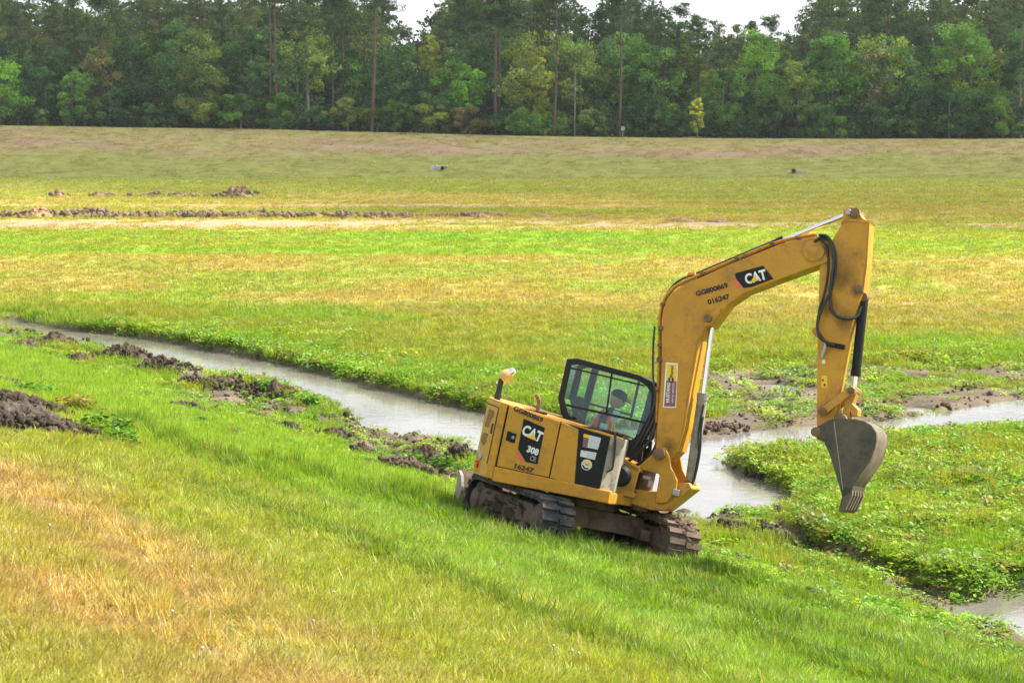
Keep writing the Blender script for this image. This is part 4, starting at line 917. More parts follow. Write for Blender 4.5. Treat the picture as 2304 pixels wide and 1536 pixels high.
def scatter(name, pts, idx, rot, scl, col, sources, label, cat):
    me = bpy.data.meshes.new(name); me.vertices.add(len(pts)); me.vertices.foreach_set("co", pts.astype(np.float32).ravel())
    for nm, t, d, k in (("idx", 'INT', idx, "value"), ("rot", 'FLOAT_VECTOR', rot, "vector"), ("scl", 'FLOAT_VECTOR', scl, "vector")):
        a = me.attributes.new(nm, t, 'POINT'); a.data.foreach_set(k, np.asarray(d).astype(np.int32 if t == 'INT' else np.float32).ravel())
    a = me.attributes.new("col", 'FLOAT_COLOR', 'POINT'); a.data.foreach_set("color", np.concatenate([col, np.ones((len(col), 1))], 1).astype(np.float32).ravel())
    o = link(name, me); c = bpy.data.collections.new(name + "_source")
    for k, m in enumerate(sources): c.objects.link(bpy.data.objects.new("%s_piece_%02d" % (name, k), m))
    g, ci = scatter_group(name); ci.inputs["Collection"].default_value = c
    md = o.modifiers.new("scatter", 'NODES'); md.node_group = g
    return tag(o, label, cat, kind="stuff")

def face_attr(me, vals):
    a = me.attributes.new("v", 'FLOAT', 'FACE'); a.data.foreach_set("value", vals.astype(np.float32))

def tuft(name, nb, rad, hgt, wid, lean, r, curl=.5):
    V, F, A = [], [], []
    for b in range(nb):
        a = r.uniform(0, 2 * pi); q = rad * math.sqrt(r.uniform(0, 1)); x, y = q * cos(a), q * sin(a)
        d = a + r.uniform(-.9, .9); hh = hgt * r.uniform(.55, 1.15); ln = lean * r.uniform(.3, 1.4); w = wid * r.uniform(.7, 1.3)
        tw = d + pi / 2 + r.uniform(-.6, .6); o = len(V); rv = r.uniform(0, 1)
        for t, ww in ((0, 1), (.4, .9), (.75, .6), (1, 0)):
            off = ln * hh * (t ** 1.8); z = hh * (t - curl * ln * .35 * t * t)
            cx, cy = x + off * cos(d), y + off * sin(d)
            if ww: V += [(cx - ww * w * cos(tw), cy - ww * w * sin(tw), z), (cx + ww * w * cos(tw), cy + ww * w * sin(tw), z)]
            else: V += [(cx, cy, z)]
        F += [(o, o + 1, o + 3), (o, o + 3, o + 2), (o + 2, o + 3, o + 5), (o + 2, o + 5, o + 4), (o + 4, o + 5, o + 6)]; A += [rv] * 5
    me = np_mesh(name, V, F, M['grass']); face_attr(me, np.array(A)); return me
def weed(name, nl, rad, hgt, size, r):
    V, F, A = [], [], []
    for b in range(nl):
        a = r.uniform(0, 2 * pi); q = rad * math.sqrt(r.uniform(0, 1)); x, y = q * cos(a), q * sin(a); z = hgt * r.uniform(.25, 1) * (1 - .4 * q / rad)
        L_ = size * r.uniform(.6, 1.25); W = L_ * r.uniform(.36, .5); d = r.uniform(0, 2 * pi); el = r.uniform(-.3, .75)
        dx = np.array((cos(d) * cos(el), sin(d) * cos(el), sin(el))); sx = np.array((-sin(d), cos(d), r.uniform(-.4, .4)))
        p = np.array((x, y, z)); o = len(V)
        V += [p, p + dx * L_ * .35 + sx * W, p + dx * L_ * .75 + sx * W * .8, p + dx * L_ - np.array((0, 0, L_ * .15)), p + dx * L_ * .75 - sx * W * .8, p + dx * L_ * .35 - sx * W]
        F += [(o, o + 1, o + 2), (o, o + 2, o + 3), (o, o + 3, o + 4), (o, o + 4, o + 5)]; rv = r.uniform(0, 1); A += [rv] * 4
    me = np_mesh(name, np.array(V), F, M['weed']); face_attr(me, np.array(A)); return me
pr = random.Random(3)
grass_src = [tuft("t%d" % k, 38, .11, .085, .0034, .9, pr) for k in range(4)] + \
            [tuft("u%d" % k, 48, .25, .135, .0058, .85, pr) for k in range(3)] + \
            [tuft("w%d" % k, 40, .50, .115, .016, .9, pr) for k in range(3)]
weed_src = [weed("x%d" % k, 44, .20, .18, .056, pr) for k in range(4)] + [weed("y%d" % k, 64, .30, .23, .070, pr) for k in range(2)]

def sample(n, y0, y1, power, half, margin):
    """random places on the ground, sparser with distance"""
    ys = np.linspace(y0, y1, 4000); pdf = ys ** (1 - power); cdf = np.cumsum(pdf); cdf /= cdf[-1]
    y = np.interp(rng.random(n), cdf, ys); x = (rng.random(n) * 2 - 1) * (half * y + margin)
    return x, y
TRK = [np.array(EXM @ (UC @ Vector((sx * 1.2 * f_, sy * .875, 0))))[:2] for sy in (-1, 1) for sx in (-1, 1) for f_ in (1,)]
def off_tracks(x, y):
    """nothing grows through the tracks themselves"""
    keep = np.ones(x.shape, bool)
    for a, b in ((TRK[0], TRK[1]), (TRK[2], TRK[3])):
        e = b - a; t = np.clip(((x - a[0]) * e[0] + (y - a[1]) * e[1]) / (e @ e), -.05, 1.05)
        keep &= np.hypot(x - a[0] - t * e[0], y - a[1] - t * e[1]) > .24
    return keep

def make_grass(name, n, y0, y1, power, ids, hs, s0, ref, label):
    x, y = sample(n, y0, y1, power, .34, 2.0)
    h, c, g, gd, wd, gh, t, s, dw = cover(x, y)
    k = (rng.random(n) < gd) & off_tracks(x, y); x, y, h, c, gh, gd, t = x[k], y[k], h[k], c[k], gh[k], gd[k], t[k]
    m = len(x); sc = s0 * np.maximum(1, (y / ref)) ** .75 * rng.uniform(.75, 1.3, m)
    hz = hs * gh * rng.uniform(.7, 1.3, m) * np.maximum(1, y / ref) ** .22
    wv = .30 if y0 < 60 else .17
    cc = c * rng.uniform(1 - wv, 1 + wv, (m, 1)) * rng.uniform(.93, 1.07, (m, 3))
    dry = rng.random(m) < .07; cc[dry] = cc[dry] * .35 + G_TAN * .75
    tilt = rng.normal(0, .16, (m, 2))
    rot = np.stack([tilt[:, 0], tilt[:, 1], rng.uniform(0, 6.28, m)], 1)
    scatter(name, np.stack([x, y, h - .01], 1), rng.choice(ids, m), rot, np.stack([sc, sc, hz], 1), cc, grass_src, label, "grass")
make_grass("bank_grass", 72000, 5.5, 27, 1.15, [0, 1, 2, 3], 1.05, 1.0, 14, "short green and yellowing grass on the near bank")
make_grass("stream_grass", 70000, 25, 72, 1.3, [4, 5, 6], 1.0, .62, 30, "lush green grass on both sides of the stream")
make_grass("field_grass", 52000, 68, 272, 1.55, [7, 8, 9], 1.0, .75, 75, "mown meadow grass across the far field and embankment")
xs_, ys_ = sample(5000, 7, 26, 1.0, .285, 1.5)
hh_, cc_, _, gd_, _, _, t_, s_2, _ = cover(xs_, ys_)
k = (t_ > 8) & (rng.random(5000) < .35 * fbm(xs_ * .8, ys_ * .8, 61, 3) * 2 * sm(8, 13, t_)) & off_tracks(xs_, ys_); xs_, ys_, hh_ = xs_[k], ys_[k], hh_[k]; m = len(xs_)
stalk = [tuft("z%d" % k_, 9, .06, .20, .0026, .55, pr) for k_ in range(3)]
scatter("dry_stalks", np.stack([xs_, ys_, hh_ - .01], 1), rng.integers(0, 3, m), np.stack([rng.normal(0, .3, m), rng.normal(0, .3, m), rng.uniform(0, 6.28, m)], 1), rng.uniform(.6, 1.3, (m, 1)) * np.ones((1, 3)), np.array((.52, .43, .21)) * rng.uniform(.7, 1.2, (m, 1)), stalk, "pale dry grass stalks sticking out of the bank turf", "grass")
nw = 120000
x, y = sample(nw, 17, 66, 1.2, .285, 1.5)
h, c, g, gd, wd, gh, t, s, dw = cover(x, y)
k = (rng.random(nw) < wd) & off_tracks(x, y); x, y, h, c, dw, t = x[k], y[k], h[k], c[k], dw[k], t[k]; m = len(x)
wpat = fbm(x * .7, y * .7, 71, 3)
wc = (np.array((.20, .37, .030)) * (.62 + .76 * wpat)[:, None] + np.array((.05, -.01, .0)) * (wpat > .55)[:, None]) * rng.uniform(.6, 1.35, (m, 1)) * rng.uniform(.88, 1.12, (m, 3))
yl = rng.random(m) < .13; wc[yl] = np.array((.26, .22, .05)) * rng.uniform(.7, 1.2, (yl.sum(), 1))
sc = rng.uniform(.6, 1.1, m) * np.maximum(1, y / 34) ** .4 * np.where(t > .3, .75, 1.0)
scatter("weeds", np.stack([x, y, h - .02], 1), rng.choice([0, 1, 2, 3, 4, 5], m), np.stack([rng.normal(0, .15, m), rng.normal(0, .15, m), rng.uniform(0, 6.28, m)], 1),
        np.stack([sc, sc, sc * rng.uniform(.6, 1.25, m)], 1), wc, weed_src, "broad-leaved green weeds crowding the stream margins", "weeds")

# ------------------------------------------------------------------ trees
def leaf_quads(P, size, r, aspect=.6, flat=0.):
    n = len(P); d = r.normal(size=(n, 3)); d[:, 2] *= (1 - flat); d /= np.linalg.norm(d, axis=1)[:, None]
    e = np.cross(d, r.normal(size=(n, 3))); e /= np.linalg.norm(e, axis=1)[:, None] + 1e-9
    s = (size * r.uniform(.6, 1.4, n))[:, None]; a, b = d * s * .5, e * s * .5 * aspect
    V = np.stack([P - a, P + b, P + a, P - b], 1).reshape(-1, 3)
    return V, np.arange(4 * n).reshape(-1, 4)

def crown_mesh(name, P, size, r, tone, aspect=.6, flat=0.):
    V, F = leaf_quads(P, size, r, aspect, flat); me = np_mesh(name, V, F, M['leaf']); face_attr(me, tone); return me

def broadleaf(r, H, R, base=.18, nleaf=4200, size=.34, cone=0., gap=.0, clump=.2, kn=0, wob=1.):
    """leaf points of an uneven crown, limb paths; H height, R crown radius, base: height fraction where leaves start"""
    K_ = kn or int(46 + 10 * H / R); zc = (base + 1) / 2 * H; rz = (1 - base) / 2 * H
    d = r.normal(size=(K_, 3)); d /= np.linalg.norm(d, axis=1)[:, None]
    q = r.uniform(.35, 1, K_) ** .5; c = d * q[:, None]
    ph = r.uniform(0, 6.28, 3)
    lob = 1 + wob * (.22 * np.sin(2 * np.arctan2(c[:, 1], c[:, 0]) + ph[0]) + .16 * np.sin(3 * c[:, 2] * 2 + ph[1]) + r.normal(0, .16, K_))
    tap = 1 - cone * np.clip((c[:, 2] + 1) / 2, 0, 1)
    c = np.stack([c[:, 0] * R * lob * tap, c[:, 1] * R * lob * tap, zc + c[:, 2] * rz * .92], 1)
    if gap: c = c[r.random(len(c)) > gap]
    rc = R * clump * r.uniform(.7, 1.5, len(c)); tone = r.uniform(0, 1, len(c))
    w = rc ** 2; k = r.choice(len(c), nleaf, p=w / w.sum())
    g = r.normal(size=(nleaf, 3)); g /= np.linalg.norm(g, axis=1)[:, None]; g *= (r.uniform(.2, 1, nleaf) ** .45)[:, None]
    P = c[k] + g * rc[k][:, None] * np.array((1.15, 1.15, .75)); P[:, 2] = np.maximum(P[:, 2], .1)
    tn = np.clip(tone[k] * .6 + r.uniform(0, .4, nleaf), 0, 1)
    return P, tn, c

def trunk_builder(H, r0, r1, lean, limbs, r, top=.9, n=7):
    b = MB(); pts = []
    wx, wy = r.normal(0, .02 * H * (1 if lean == 0 else 1), 2); k = 7
    for i in range(k + 1):
        t = i / k; pts.append((lean * t * H + wx * sin(t * 3) * .5, wy * sin(t * 2.6) * .5, t * H * top - .4 * (i == 0)))
    b.tube(pts, [r0 + (r1 - r0) * (i / k) for i in range(k + 1)], n)
    P = np.array(pts)
    for c, z0f in limbs:
        z0 = np.clip(z0f, .1, H * top * .97); i = np.interp(z0, P[:, 2], np.arange(len(P))); a = P[int(i)] + (P[min(int(i) + 1, k)] - P[int(i)]) * (i - int(i))
        rr = (r0 + (r1 - r0) * z0 / H) * .42; mid = (a + c) / 2 + np.array((0, 0, .12 * np.linalg.norm(c - a)))
        b.tube([tuple(a), tuple(mid), tuple(c)], [rr, rr * .6, rr * .2], 5)
    return b

def make_broadleaf(r, H, R, **kw):
    tr = kw.pop('trunk', (.16, .05)); lean = kw.pop('lean', 0); nl = kw.pop('limbs', 9); bk = kw.pop('bark', 'greybark')
    P, tn, c = broadleaf(r, H, R, **kw)
    ii = r.choice(len(c), min(nl, len(c)), replace=False)
    tb = trunk_builder(H, tr[0] * H / 12, tr[1] * H / 12, lean, [(c[i], c[i][2] * .72) for i in ii], r)
    P = P + np.stack([lean * P[:, 2], 0 * P[:, 2], 0 * P[:, 2]], 1)
    return crown_mesh("crown", P, kw.get('size', .34), r, tn), tb.mesh("trunk", M[bk], 50)

def make_pine(r, H, bare=.55, spread=3.4, nb=26, dens=34, lean=0., rad=.20, size=.42):
    tips, limbs = [], []
    z = np.sort(r.uniform(bare, .99, nb)) * H
    for zz in z:
        f = (zz / H - bare) / (1 - bare); L_ = spread * (1 - .75 * f ** 1.4) * r.uniform(.55, 1.15) * (.6 + .4 * min(1, f * 4 + .3))
        a = r.uniform(0, 6.28); up = r.uniform(.05, .45) * L_
        e = np.array((cos(a) * L_, sin(a) * L_, zz + up)); limbs.append((e, zz))
        for q in np.linspace(.45, 1, 4): tips.append((np.array((cos(a) * L_ * q, sin(a) * L_ * q, zz + up * q)) + r.normal(0, .18, 3), r.uniform(.45, .85)))
    tips.append((np.array((0, 0, H)), .6))
    C_ = np.array([t[0] for t in tips]); rc = np.array([t[1] for t in tips]) * 1.3; n = len(C_) * dens
    k = np.repeat(np.arange(len(C_)), dens); g = r.normal(size=(n, 3)); g /= np.linalg.norm(g, axis=1)[:, None]; g *= (r.uniform(.1, 1, n) ** .5)[:, None]
    P = C_[k] + g * rc[k][:, None] * np.array((1.1, 1.1, .6)); tone = r.uniform(0, 1, len(C_))
    tn = np.clip(tone[k] * .6 + r.uniform(0, .4, n), 0, 1)
    b = trunk_builder(H, rad, .06, lean, limbs, r, .985, 8)
    for q in range(5):
        zz = H * r.uniform(.2, bare); a = r.uniform(0, 6.28); l_ = r.uniform(.3, 1.1)
        b.tube([(lean * zz, 0, zz), (lean * zz + cos(a) * l_, sin(a) * l_, zz + .1)], [.035, .015], 4)
    P = P + np.stack([lean * P[:, 2], 0 * P[:, 2], 0 * P[:, 2]], 1)
    return crown_mesh("crown", P, size, r, tn, .32), b.mesh("trunk", M['pinebark'], 50)

def cam_x(px, y): return (px - 1152) / 4480 * y
def top_z(py, y): return EYE + (280 - py) / 4480 * y
COLS = {'bright': (.105, .215, .032), 'mid': (.075, .155, .034), 'dark': (.040, .090, .034), 'olive': (.125, .165, .040), 'yellow': (.235, .265, .040), 'pine': (.046, .078, .036), 'palepine': (.072, .098, .040),
        'bluegreen': (.066, .132, .046), 'pale': (.20, .19, .145), 'deep': (.026, .064, .026), 'brown': (.13, .115, .055)}
def plant_tree(name, px, y, meshes, col, label, group=None, scale=1., cat="tree", rz=None):
    x = cam_x(px, y); z = ground_z(x, y)
    root = empty(name, Matrix.Translation((x, y, z)) @ Matrix.Rotation(random.uniform(0, 6.28) if rz is None else rz, 4, 'Z') @ Matrix.Diagonal((scale, scale, scale, 1)))
    tag(root, label, cat, group)
    for nm, me in zip(("crown", "trunk"), meshes):
        o = link(nm, me, root); cc = COLS[col]; k = random.uniform(.88, 1.14)
        k *= 1.5 if name == 'shrub' else 1.85; o.color = (cc[0] * k, cc[1] * k, cc[2] * k, 1)
    return root
tr_ = np.random.default_rng(21)
# (px of the trunk, py of the top, half width in px, distance, kind, colour, label)
FRONT = [
 (8, 112, 74, 283, 'b', 'bright', dict(base=.02, cone=.55, size=.36, nleaf=6500), "full bright green tree cut by the left edge, leafy down to the bank"),
 (108, 140, 40, 285, 'b', 'dark', dict(base=.02, cone=.45, nleaf=4500), "dark green conical tree just right of the left-edge tree"),
 (172, 148, 46, 283, 'b', 'mid', dict(base=.02, cone=.55, nleaf=5200), "mid green conical tree, third along the bank from the left edge"),
 (236, 98, 50, 288, 'b', 'brown', dict(base=.05, cone=.3, nleaf=5200), "brownish thin-leaved tree right of the green conical trees at left"),
 (338, 222, 28, 281, 's', 'bright', dict(), "small bright green shrub on the bank below the tall olive tree"),
 (448, 58, 74, 287, 'b', 'olive', dict(base=.10, cone=.25, nleaf=7500), "tall wide olive-green broadleaf tree in the left wood"),
 (300, 60, 60, 291, 'b', 'dark', dict(base=.05, cone=.2, nleaf=6500), "dark broadleaf tree behind the small bright shrub at left"),
 (545, 196, 44, 281, 's', 'bright', dict(), "rounded light green bush at the foot of the left wood"),
 (628, 200, 44, 282, 's', 'mid', dict(), "rounded mid green bush below the two reddish pine trunks"),
 (575, 40, 36, 290, 'b', 'bluegreen', dict(base=.15, cone=.3, nleaf=5200), "tall narrow bluish green tree left of the reddish pine trunks"),
 (697, 60, 58, 286, 'b', 'olive', dict(base=.34, cone=0, nleaf=3200, gap=.25, trunk=(.22, .07), limbs=16), "pale-barked tree with forked grey trunk and thin new leaves"),
 (785, 208, 32, 281, 's', 'olive', dict(), "olive bush left of the tall bare pine trunk"),
 (892, 214, 26, 280, 's', 'mid', dict(gap=.25), "thin upright shrub right of the tall bare pine trunk"),
 (900, 88, 56, 289, 'b', 'bluegreen', dict(base=.10, cone=.25, nleaf=6000), "tall green tree below the left sky gap"),
 (968, 74, 30, 293, 'b', 'yellow', dict(base=.30, cone=.1, nleaf=3000, gap=.2), "slim tree with sunlight painted as yellow-green leaves and a crooked pale trunk"),  # sun falling on this crown is put into a yellower leaf colour
 (1038, 122, 50, 286, 'b', 'bright', dict(base=.12, cone=.05, nleaf=6200), "round-headed rich green tree left of the paired pine trunks"),
 (960, 232, 46, 281, 's', 'olive', dict(), "olive thicket bush below the slim yellow tree"),
 (1050, 238, 40, 281, 's', 'brown', dict(), "brownish bush under the round-headed green tree"),
 (1175, 248, 44, 280, 's', 'mid', dict(), "low green bush right of the paired pine trunks"),
 (1214, 128, 38, 287, 'b', 'yellow', dict(base=.14, cone=.1, nleaf=5200), "yellow-green tree directly left of the straight bare pine"),
 (1292, 88, 66, 291, 'b', 'bluegreen', dict(base=.12, cone=.1, nleaf=7500), "broad bluish green tree behind the straight bare pine"),
 (1330, 236, 34, 282, 's', 'olive', dict(), "olive bush right of the grey dead pole"),
 (1470, 84, 70, 290, 'b', 'mid', dict(base=.08, cone=.1, nleaf=7500), "broad mid green tree right of the tall pine with a high crown"),
 (1452, 206, 40, 282, 's', 'deep', dict(), "dark round bush right of the white sign"),
 (1512, 252, 44, 280, 's', 'deep', dict(), "low dark bush left of the yellow sapling"),
 (1566, 212, 18, 281, 'b', 'yellow', dict(base=.02, cone=.2, nleaf=2000, size=.3), "narrow sapling with sunlight painted as yellow leaves at the end of the dark bushes"),  # yellow leaf colour painted in place of sunlight on the sapling
 (1545, 70, 40, 296, 'b', 'olive', dict(base=.12, cone=.1, nleaf=5000), "olive tree rising behind the yellow sapling"),
 (1700, 52, 66, 287, 'b', 'bright', dict(base=.05, cone=.15, nleaf=7500), "tall light green tree below the wide sky gap"),
 (1625, 150, 46, 285, 'b', 'mid', dict(base=.02, cone=.2, nleaf=5000), "shorter green tree at the left foot of the wide sky gap"),
 (1792, 130, 44, 285, 'b', 'olive', dict(base=.03, cone=.2, nleaf=5000), "olive green tree below the right end of the wide sky gap"),
 (1868, 44, 66, 288, 'b', 'mid', dict(base=.04, cone=.15, nleaf=7500), "tall mid green tree right of the wide sky gap"),
 (1968, 84, 52, 286, 'b', 'pale', dict(base=.22, cone=.05, nleaf=2200, gap=.3, size=.26, limbs=24), "half-bare greyish tree in the right wood"),
 (2050, 150, 60, 284, 'b', 'dark', dict(base=.02, cone=.2, nleaf=6500), "dark green tree right of the half-bare greyish tree"),
 (2160, 30, 84, 287, 'b', 'mid', dict(base=.04, cone=.2, nleaf=9000), "very large green tree in the right wood"),
 (2130, 200, 52, 281, 's', 'dark', dict(), "dark bush at the foot of the very large green tree"),
 (2235, 190, 50, 282, 's', 'mid', dict(), "green bush near the right edge of the wood"),
 (2290, 20, 66, 285, 'b', 'dark', dict(base=.02, cone=.2, nleaf=7500), "large dark green tree cut by the right edge"),
 (1960, 232, 44, 281, 's', 'dark', dict(), "dark bush below the half-bare greyish tree"),
 (1860, 226, 46, 281, 's', 'mid', dict(), "green bush below the tall tree right of the sky gap"),
 (1740, 236, 46, 281, 's', 'deep', dict(), "dark green bush below the tall light green tree"),
 (840, 232, 36, 282, 's', 'olive', dict(), "olive bush hiding the foot of the tall bare pine"),
 (720, 232, 40, 282, 's', 'dark', dict(), "dark bush right of the forked grey trunk"),
 (440, 214, 50, 281, 's', 'olive', dict(), "wide olive bush under the tall olive tree"),
 (255, 200, 46, 281, 's', 'dark', dict(), "dark bush right of the third conical tree"),
 (392, 236, 36, 280, 's', 'dark', dict(), "low dark bush between the bright shrub and the wide olive bush"),
]
for px, py, hw, y, kd, col, kw, lab in FRONT:
    z0 = ground_z(cam_x(px, y), y); H = top_z(py, y) - z0; R = hw / 4480 * y
    if kd == 's':
        ms = make_broadleaf(tr_, H, R, base=.0, cone=kw.get('cone', .15), nleaf=int(900 + 240 * R * R * min(2, H / R)), size=.30, gap=kw.get('gap', 0), limbs=5, clump=.22, kn=24, wob=2.0)
        plant_tree("shrub", px, y, ms, {"bright": "mid", "mid": "mid", "olive": "olive"}.get(col, col), lab, "bushes along the foot of the wood", cat="shrub", rz=0)
    else:
        plant_tree("broadleaf_tree", px, y, make_broadleaf(tr_, H, R * .92, **kw), col, lab, "broadleaf trees at the front of the wood", rz=0)
PINES = [
 (244, -30, 287, .62, -.03, .15, "leaning thin pine in the left wood"),
 (612, -70, 284, .72, 0, .20, "left one of two close reddish pine trunks in the left wood"),
 (630, -70, 283, .74, -.012, .23, "right one of two close reddish pine trunks in the left wood"),
 (752, -60, 288, .66, 0, .17, "slender pine between the forked grey trunk and the tall bare pine"),
 (772, -60, 290, .60, .0, .20, "dark pine just left of the tall bare pine trunk"),
 (838, -90, 280, .70, .012, .26, "tall bare pine trunk standing in front at the bank, left of centre"),
 (1052, -40, 293, .62, 0, .17, "pine behind the round-headed green tree"),
 (1115, -70, 284, .70, 0, .27, "thicker of the paired pine trunks at the middle"),
 (1124, -30, 285, .70, 0, .17, "thinner of the paired pine trunks at the middle"),
 (1150, -60, 288, .66, 0, .21, "dark pine trunk right of the paired trunks"),
 (1246, -40, 280, .86, .006, .17, "straight bare pine standing alone in front at the middle"),
 (1392, -34, 281, .80, -.008, .19, "tall pine with a high crown beside the white sign"),
]
for px, py, y, bare, lean, rad, lab in PINES:
    z0 = ground_z(cam_x(px, y), y); H = top_z(py, y) - z0
    plant_tree("pine_tree", px, y, make_pine(tr_, H, bare, 3.4, 24, 44, lean, rad), 'pine', lab, "pines with bare trunks along the front of the wood", rz=0)
# dead pole
y = 280.5; x = cam_x(1292, y); z = ground_z(x, y); H = top_z(150, y) - z
tag(trunk_builder(H, .10, .05, .003, [], tr_, 1.0).xf(Matrix.Translation((x, y, z))).build("dead_tree", M['greybark'], None, smooth=50), "thin grey dead pole of a tree right of the straight bare pine", "tree")
# the trees behind the front: shapes that repeat, each standing on its own spot
SKX = [0, 160, 200, 240, 330, 880, 905, 940, 965, 990, 1005, 1270, 1300, 1320, 1345, 1365, 1440, 1480, 1530, 1560, 1600, 1650, 1690, 1740, 1765, 1800, 1820, 1840, 2304]
SKY_ = [-70, -20, 10, 10, -60, -30, 30, 66, 80, 30, -50, -50, 10, 36, 20, -30, -20, 12, 26, 48, 44, 46, 30, 44, 72, 52, 0, -50, -50]
pvar = [make_pine(tr_, 24, b_, 4.2, 30, 40, 0, .22) for b_ in (.30, .38, .45, .52)]
bvar = [make_broadleaf(tr_, 15, 4.4, base=.06, cone=.15, nleaf=4200, size=.40) for _ in range(4)]
fr_ = random.Random(5)
for i in range(64):
    px = -60 + i * 38 + fr_.uniform(-14, 14); y = fr_.choice((292, 297, 302, 308, 314)) + fr_.uniform(-2, 2)
    z0 = ground_z(cam_x(px, y), y); H = top_z(np.interp(px, SKX, SKY_) + fr_.uniform(-10, 28), y) - z0
    plant_tree("pine_tree", px, y, pvar[i % 4], 'palepine' if fr_.random() < .4 else 'pine', "dark pine deep in the wood, half hidden by the front trees", "pines deeper in the wood", H / 24)  # some pines get a paler leaf tone at random
for i in range(60):
    px = -60 + i * 40.5 + fr_.uniform(-16, 16); y = fr_.choice((288, 294, 300)) + fr_.uniform(-2, 2)
    z0 = ground_z(cam_x(px, y), y); H = min(top_z(np.interp(px, SKX, SKY_) + fr_.uniform(60, 170), y) - z0, 15.5)
    plant_tree("broadleaf_tree", px, y, bvar[i % 4], fr_.choice(('mid', 'dark', 'bluegreen', 'olive', 'dark', 'deep')), "broadleaf tree filling the wood behind the front trees", "broadleaf trees deeper in the wood", H / 15)
# the rest of the wood, one mass
def wood():
    c_ = []
    V, F, A, o = [], [], [], 0
    r = np.random.default_rng(9)
    for i in range(360):
        y = r.uniform(300 if i > 260 else 322, 400); px = r.uniform(-120, 2420) if i <= 260 else r.choice((r.uniform(-800, -60), r.uniform(2370, 3100))); x = cam_x(px, y); z = 4.6
        H = max(6, (top_z(np.interp(px, SKX, SKY_) + r.uniform(-5, 60), y) - z)); R = r.uniform(3, 5.2)
        P, tn, c = broadleaf(r, H, R, base=.02, nleaf=1250, size=.8)
        v, f = leaf_quads(P + np.array((x, y, z)), .75, r, .7); V.append(v); F.append(f + o); A.append(tn); o += len(v)
    for i in range(230):
        y = r.uniform(300, 322); px = -150 + i * 11.3 + r.uniform(-8, 8); x = cam_x(px, y); z = 4.3
        P, tn, c = broadleaf(r, r.uniform(3.5, 7.5), r.uniform(1.8, 3.2), base=.0, nleaf=700, size=.7)
        v, f = leaf_quads(P + np.array((x, y, z)), .65, r, .7); V.append(v); F.append(f + o); A.append(tn); o += len(v)
    me = np_mesh("distant_wood", np.concatenate(V), np.concatenate(F), M['leaf']); face_attr(me, np.concatenate(A))
    ob = link("distant_wood", me); ob.color = (.075, .115, .046, 1)
    return tag(ob, "dense far wood reading as one mass behind the trees", "wood", kind="stuff")
wood()

def undergrowth(name, seed, col, n, label):
    V, F, A, o = [], [], [], 0; r = np.random.default_rng(seed)
    for i in range(n):
        y = r.uniform(280, 291); px = r.uniform(-80, 2390) if i < 120 else r.choice((r.uniform(-800, -60), r.uniform(2370, 3100))); x = cam_x(px, y); z = ground_z(x, y)
        P, tn, c = broadleaf(r, r.uniform(1.4, 4.6), r.uniform(1.0, 2.1), base=.0, nleaf=420, size=.34, kn=16, wob=2.2, clump=.3)
        v, f = leaf_quads(P + np.array((x, y, z)), .34, r, .6); V.append(v); F.append(f + o); A.append(tn); o += len(v)
    me = np_mesh(name, np.concatenate(V), np.concatenate(F), M['leaf']); face_attr(me, np.concatenate(A))
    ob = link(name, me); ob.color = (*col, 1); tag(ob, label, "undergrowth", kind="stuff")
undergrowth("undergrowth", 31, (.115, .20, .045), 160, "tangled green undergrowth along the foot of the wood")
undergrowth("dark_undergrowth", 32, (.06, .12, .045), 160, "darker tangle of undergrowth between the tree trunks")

# ------------------------------------------------------------------ heaps, clods, drains, sign
def heap(name, x, y, w, d, hgt, m, seed, label, cat, group=None, sub=4, rough=.45, freq=3.2, sink=.12):
    """a crumbly heap: rings of a low dome, broken up by clods"""
    nr, ns = (22, 52) if sub > 3 else (12, 30)
    rr, aa = np.meshgrid(np.linspace(0, 1, nr + 1)[1:], np.linspace(0, 2 * pi, ns, endpoint=False)); rr, aa = rr.T.ravel(), aa.T.ravel()
    u = np.concatenate([[0], rr * np.cos(aa)]); v = np.concatenate([[0], rr * np.sin(aa)]); q = np.hypot(u, v)
    lob = 1 + .5 * (fbm(np.cos(np.arctan2(v, u)) * 1.6 + seed, np.sin(np.arctan2(v, u)) * 1.6, seed, 3) - .5)
    mac = fbm(u * 1.7 + seed * 3.1, v * 1.7, seed, 3); cl = np.abs(fbm(u * freq * 1.5 - seed, v * freq * 1.5, seed + 5, 4) - .5); fine = fbm(u * 11 + seed, v * 11, seed + 9, 3) - .5
    prof = np.clip(1 - q ** 2.2, 0, 1) ** .85
    z = hgt * (prof * (.25 + 1.35 * mac) + rough * prof ** .5 * (1.1 * (.14 - cl) + .55 * fine))
    jx = (fbm(u * 9, v * 9 + seed, seed + 3, 2) - .5) * .12; jy = (fbm(u * 9 + 7, v * 9, seed + 4, 2) - .5) * .12
    p = np.stack([(u * lob + jx) * w / 2 * 1.15, (v * lob + jy) * d / 2 * 1.15, z], 1)
    gz = terrain(x + p[:, 0], y + p[:, 1])[0]; z0 = ground_z(x, y)
    p[:, 2] += (gz - z0) - .02 - .06 * hgt * (q > .97)
    f = [(0, 1 + k, 1 + (k + 1) % ns, 1 + (k + 1) % ns) for k in range(ns)]
    f3 = [(0, 1 + k, 1 + (k + 1) % ns) for k in range(ns)]
    for a in range(nr - 1):
        for k in range(ns):
            i0, i1 = 1 + a * ns + k, 1 + a * ns + (k + 1) % ns; f3 += [(i0, i0 + ns, i1 + ns), (i0, i1 + ns, i1)]
    o = link(name, np_mesh(name, p, f3, m, False)); o.location = (x, y, z0)
    return tag(o, label, cat, group)
def fld(px, py): 
    """field point at a distance given by how far below the horizon it lies"""
    y_ = EYE * 4480 / (py - 280); return cam_x(px, y_), y_
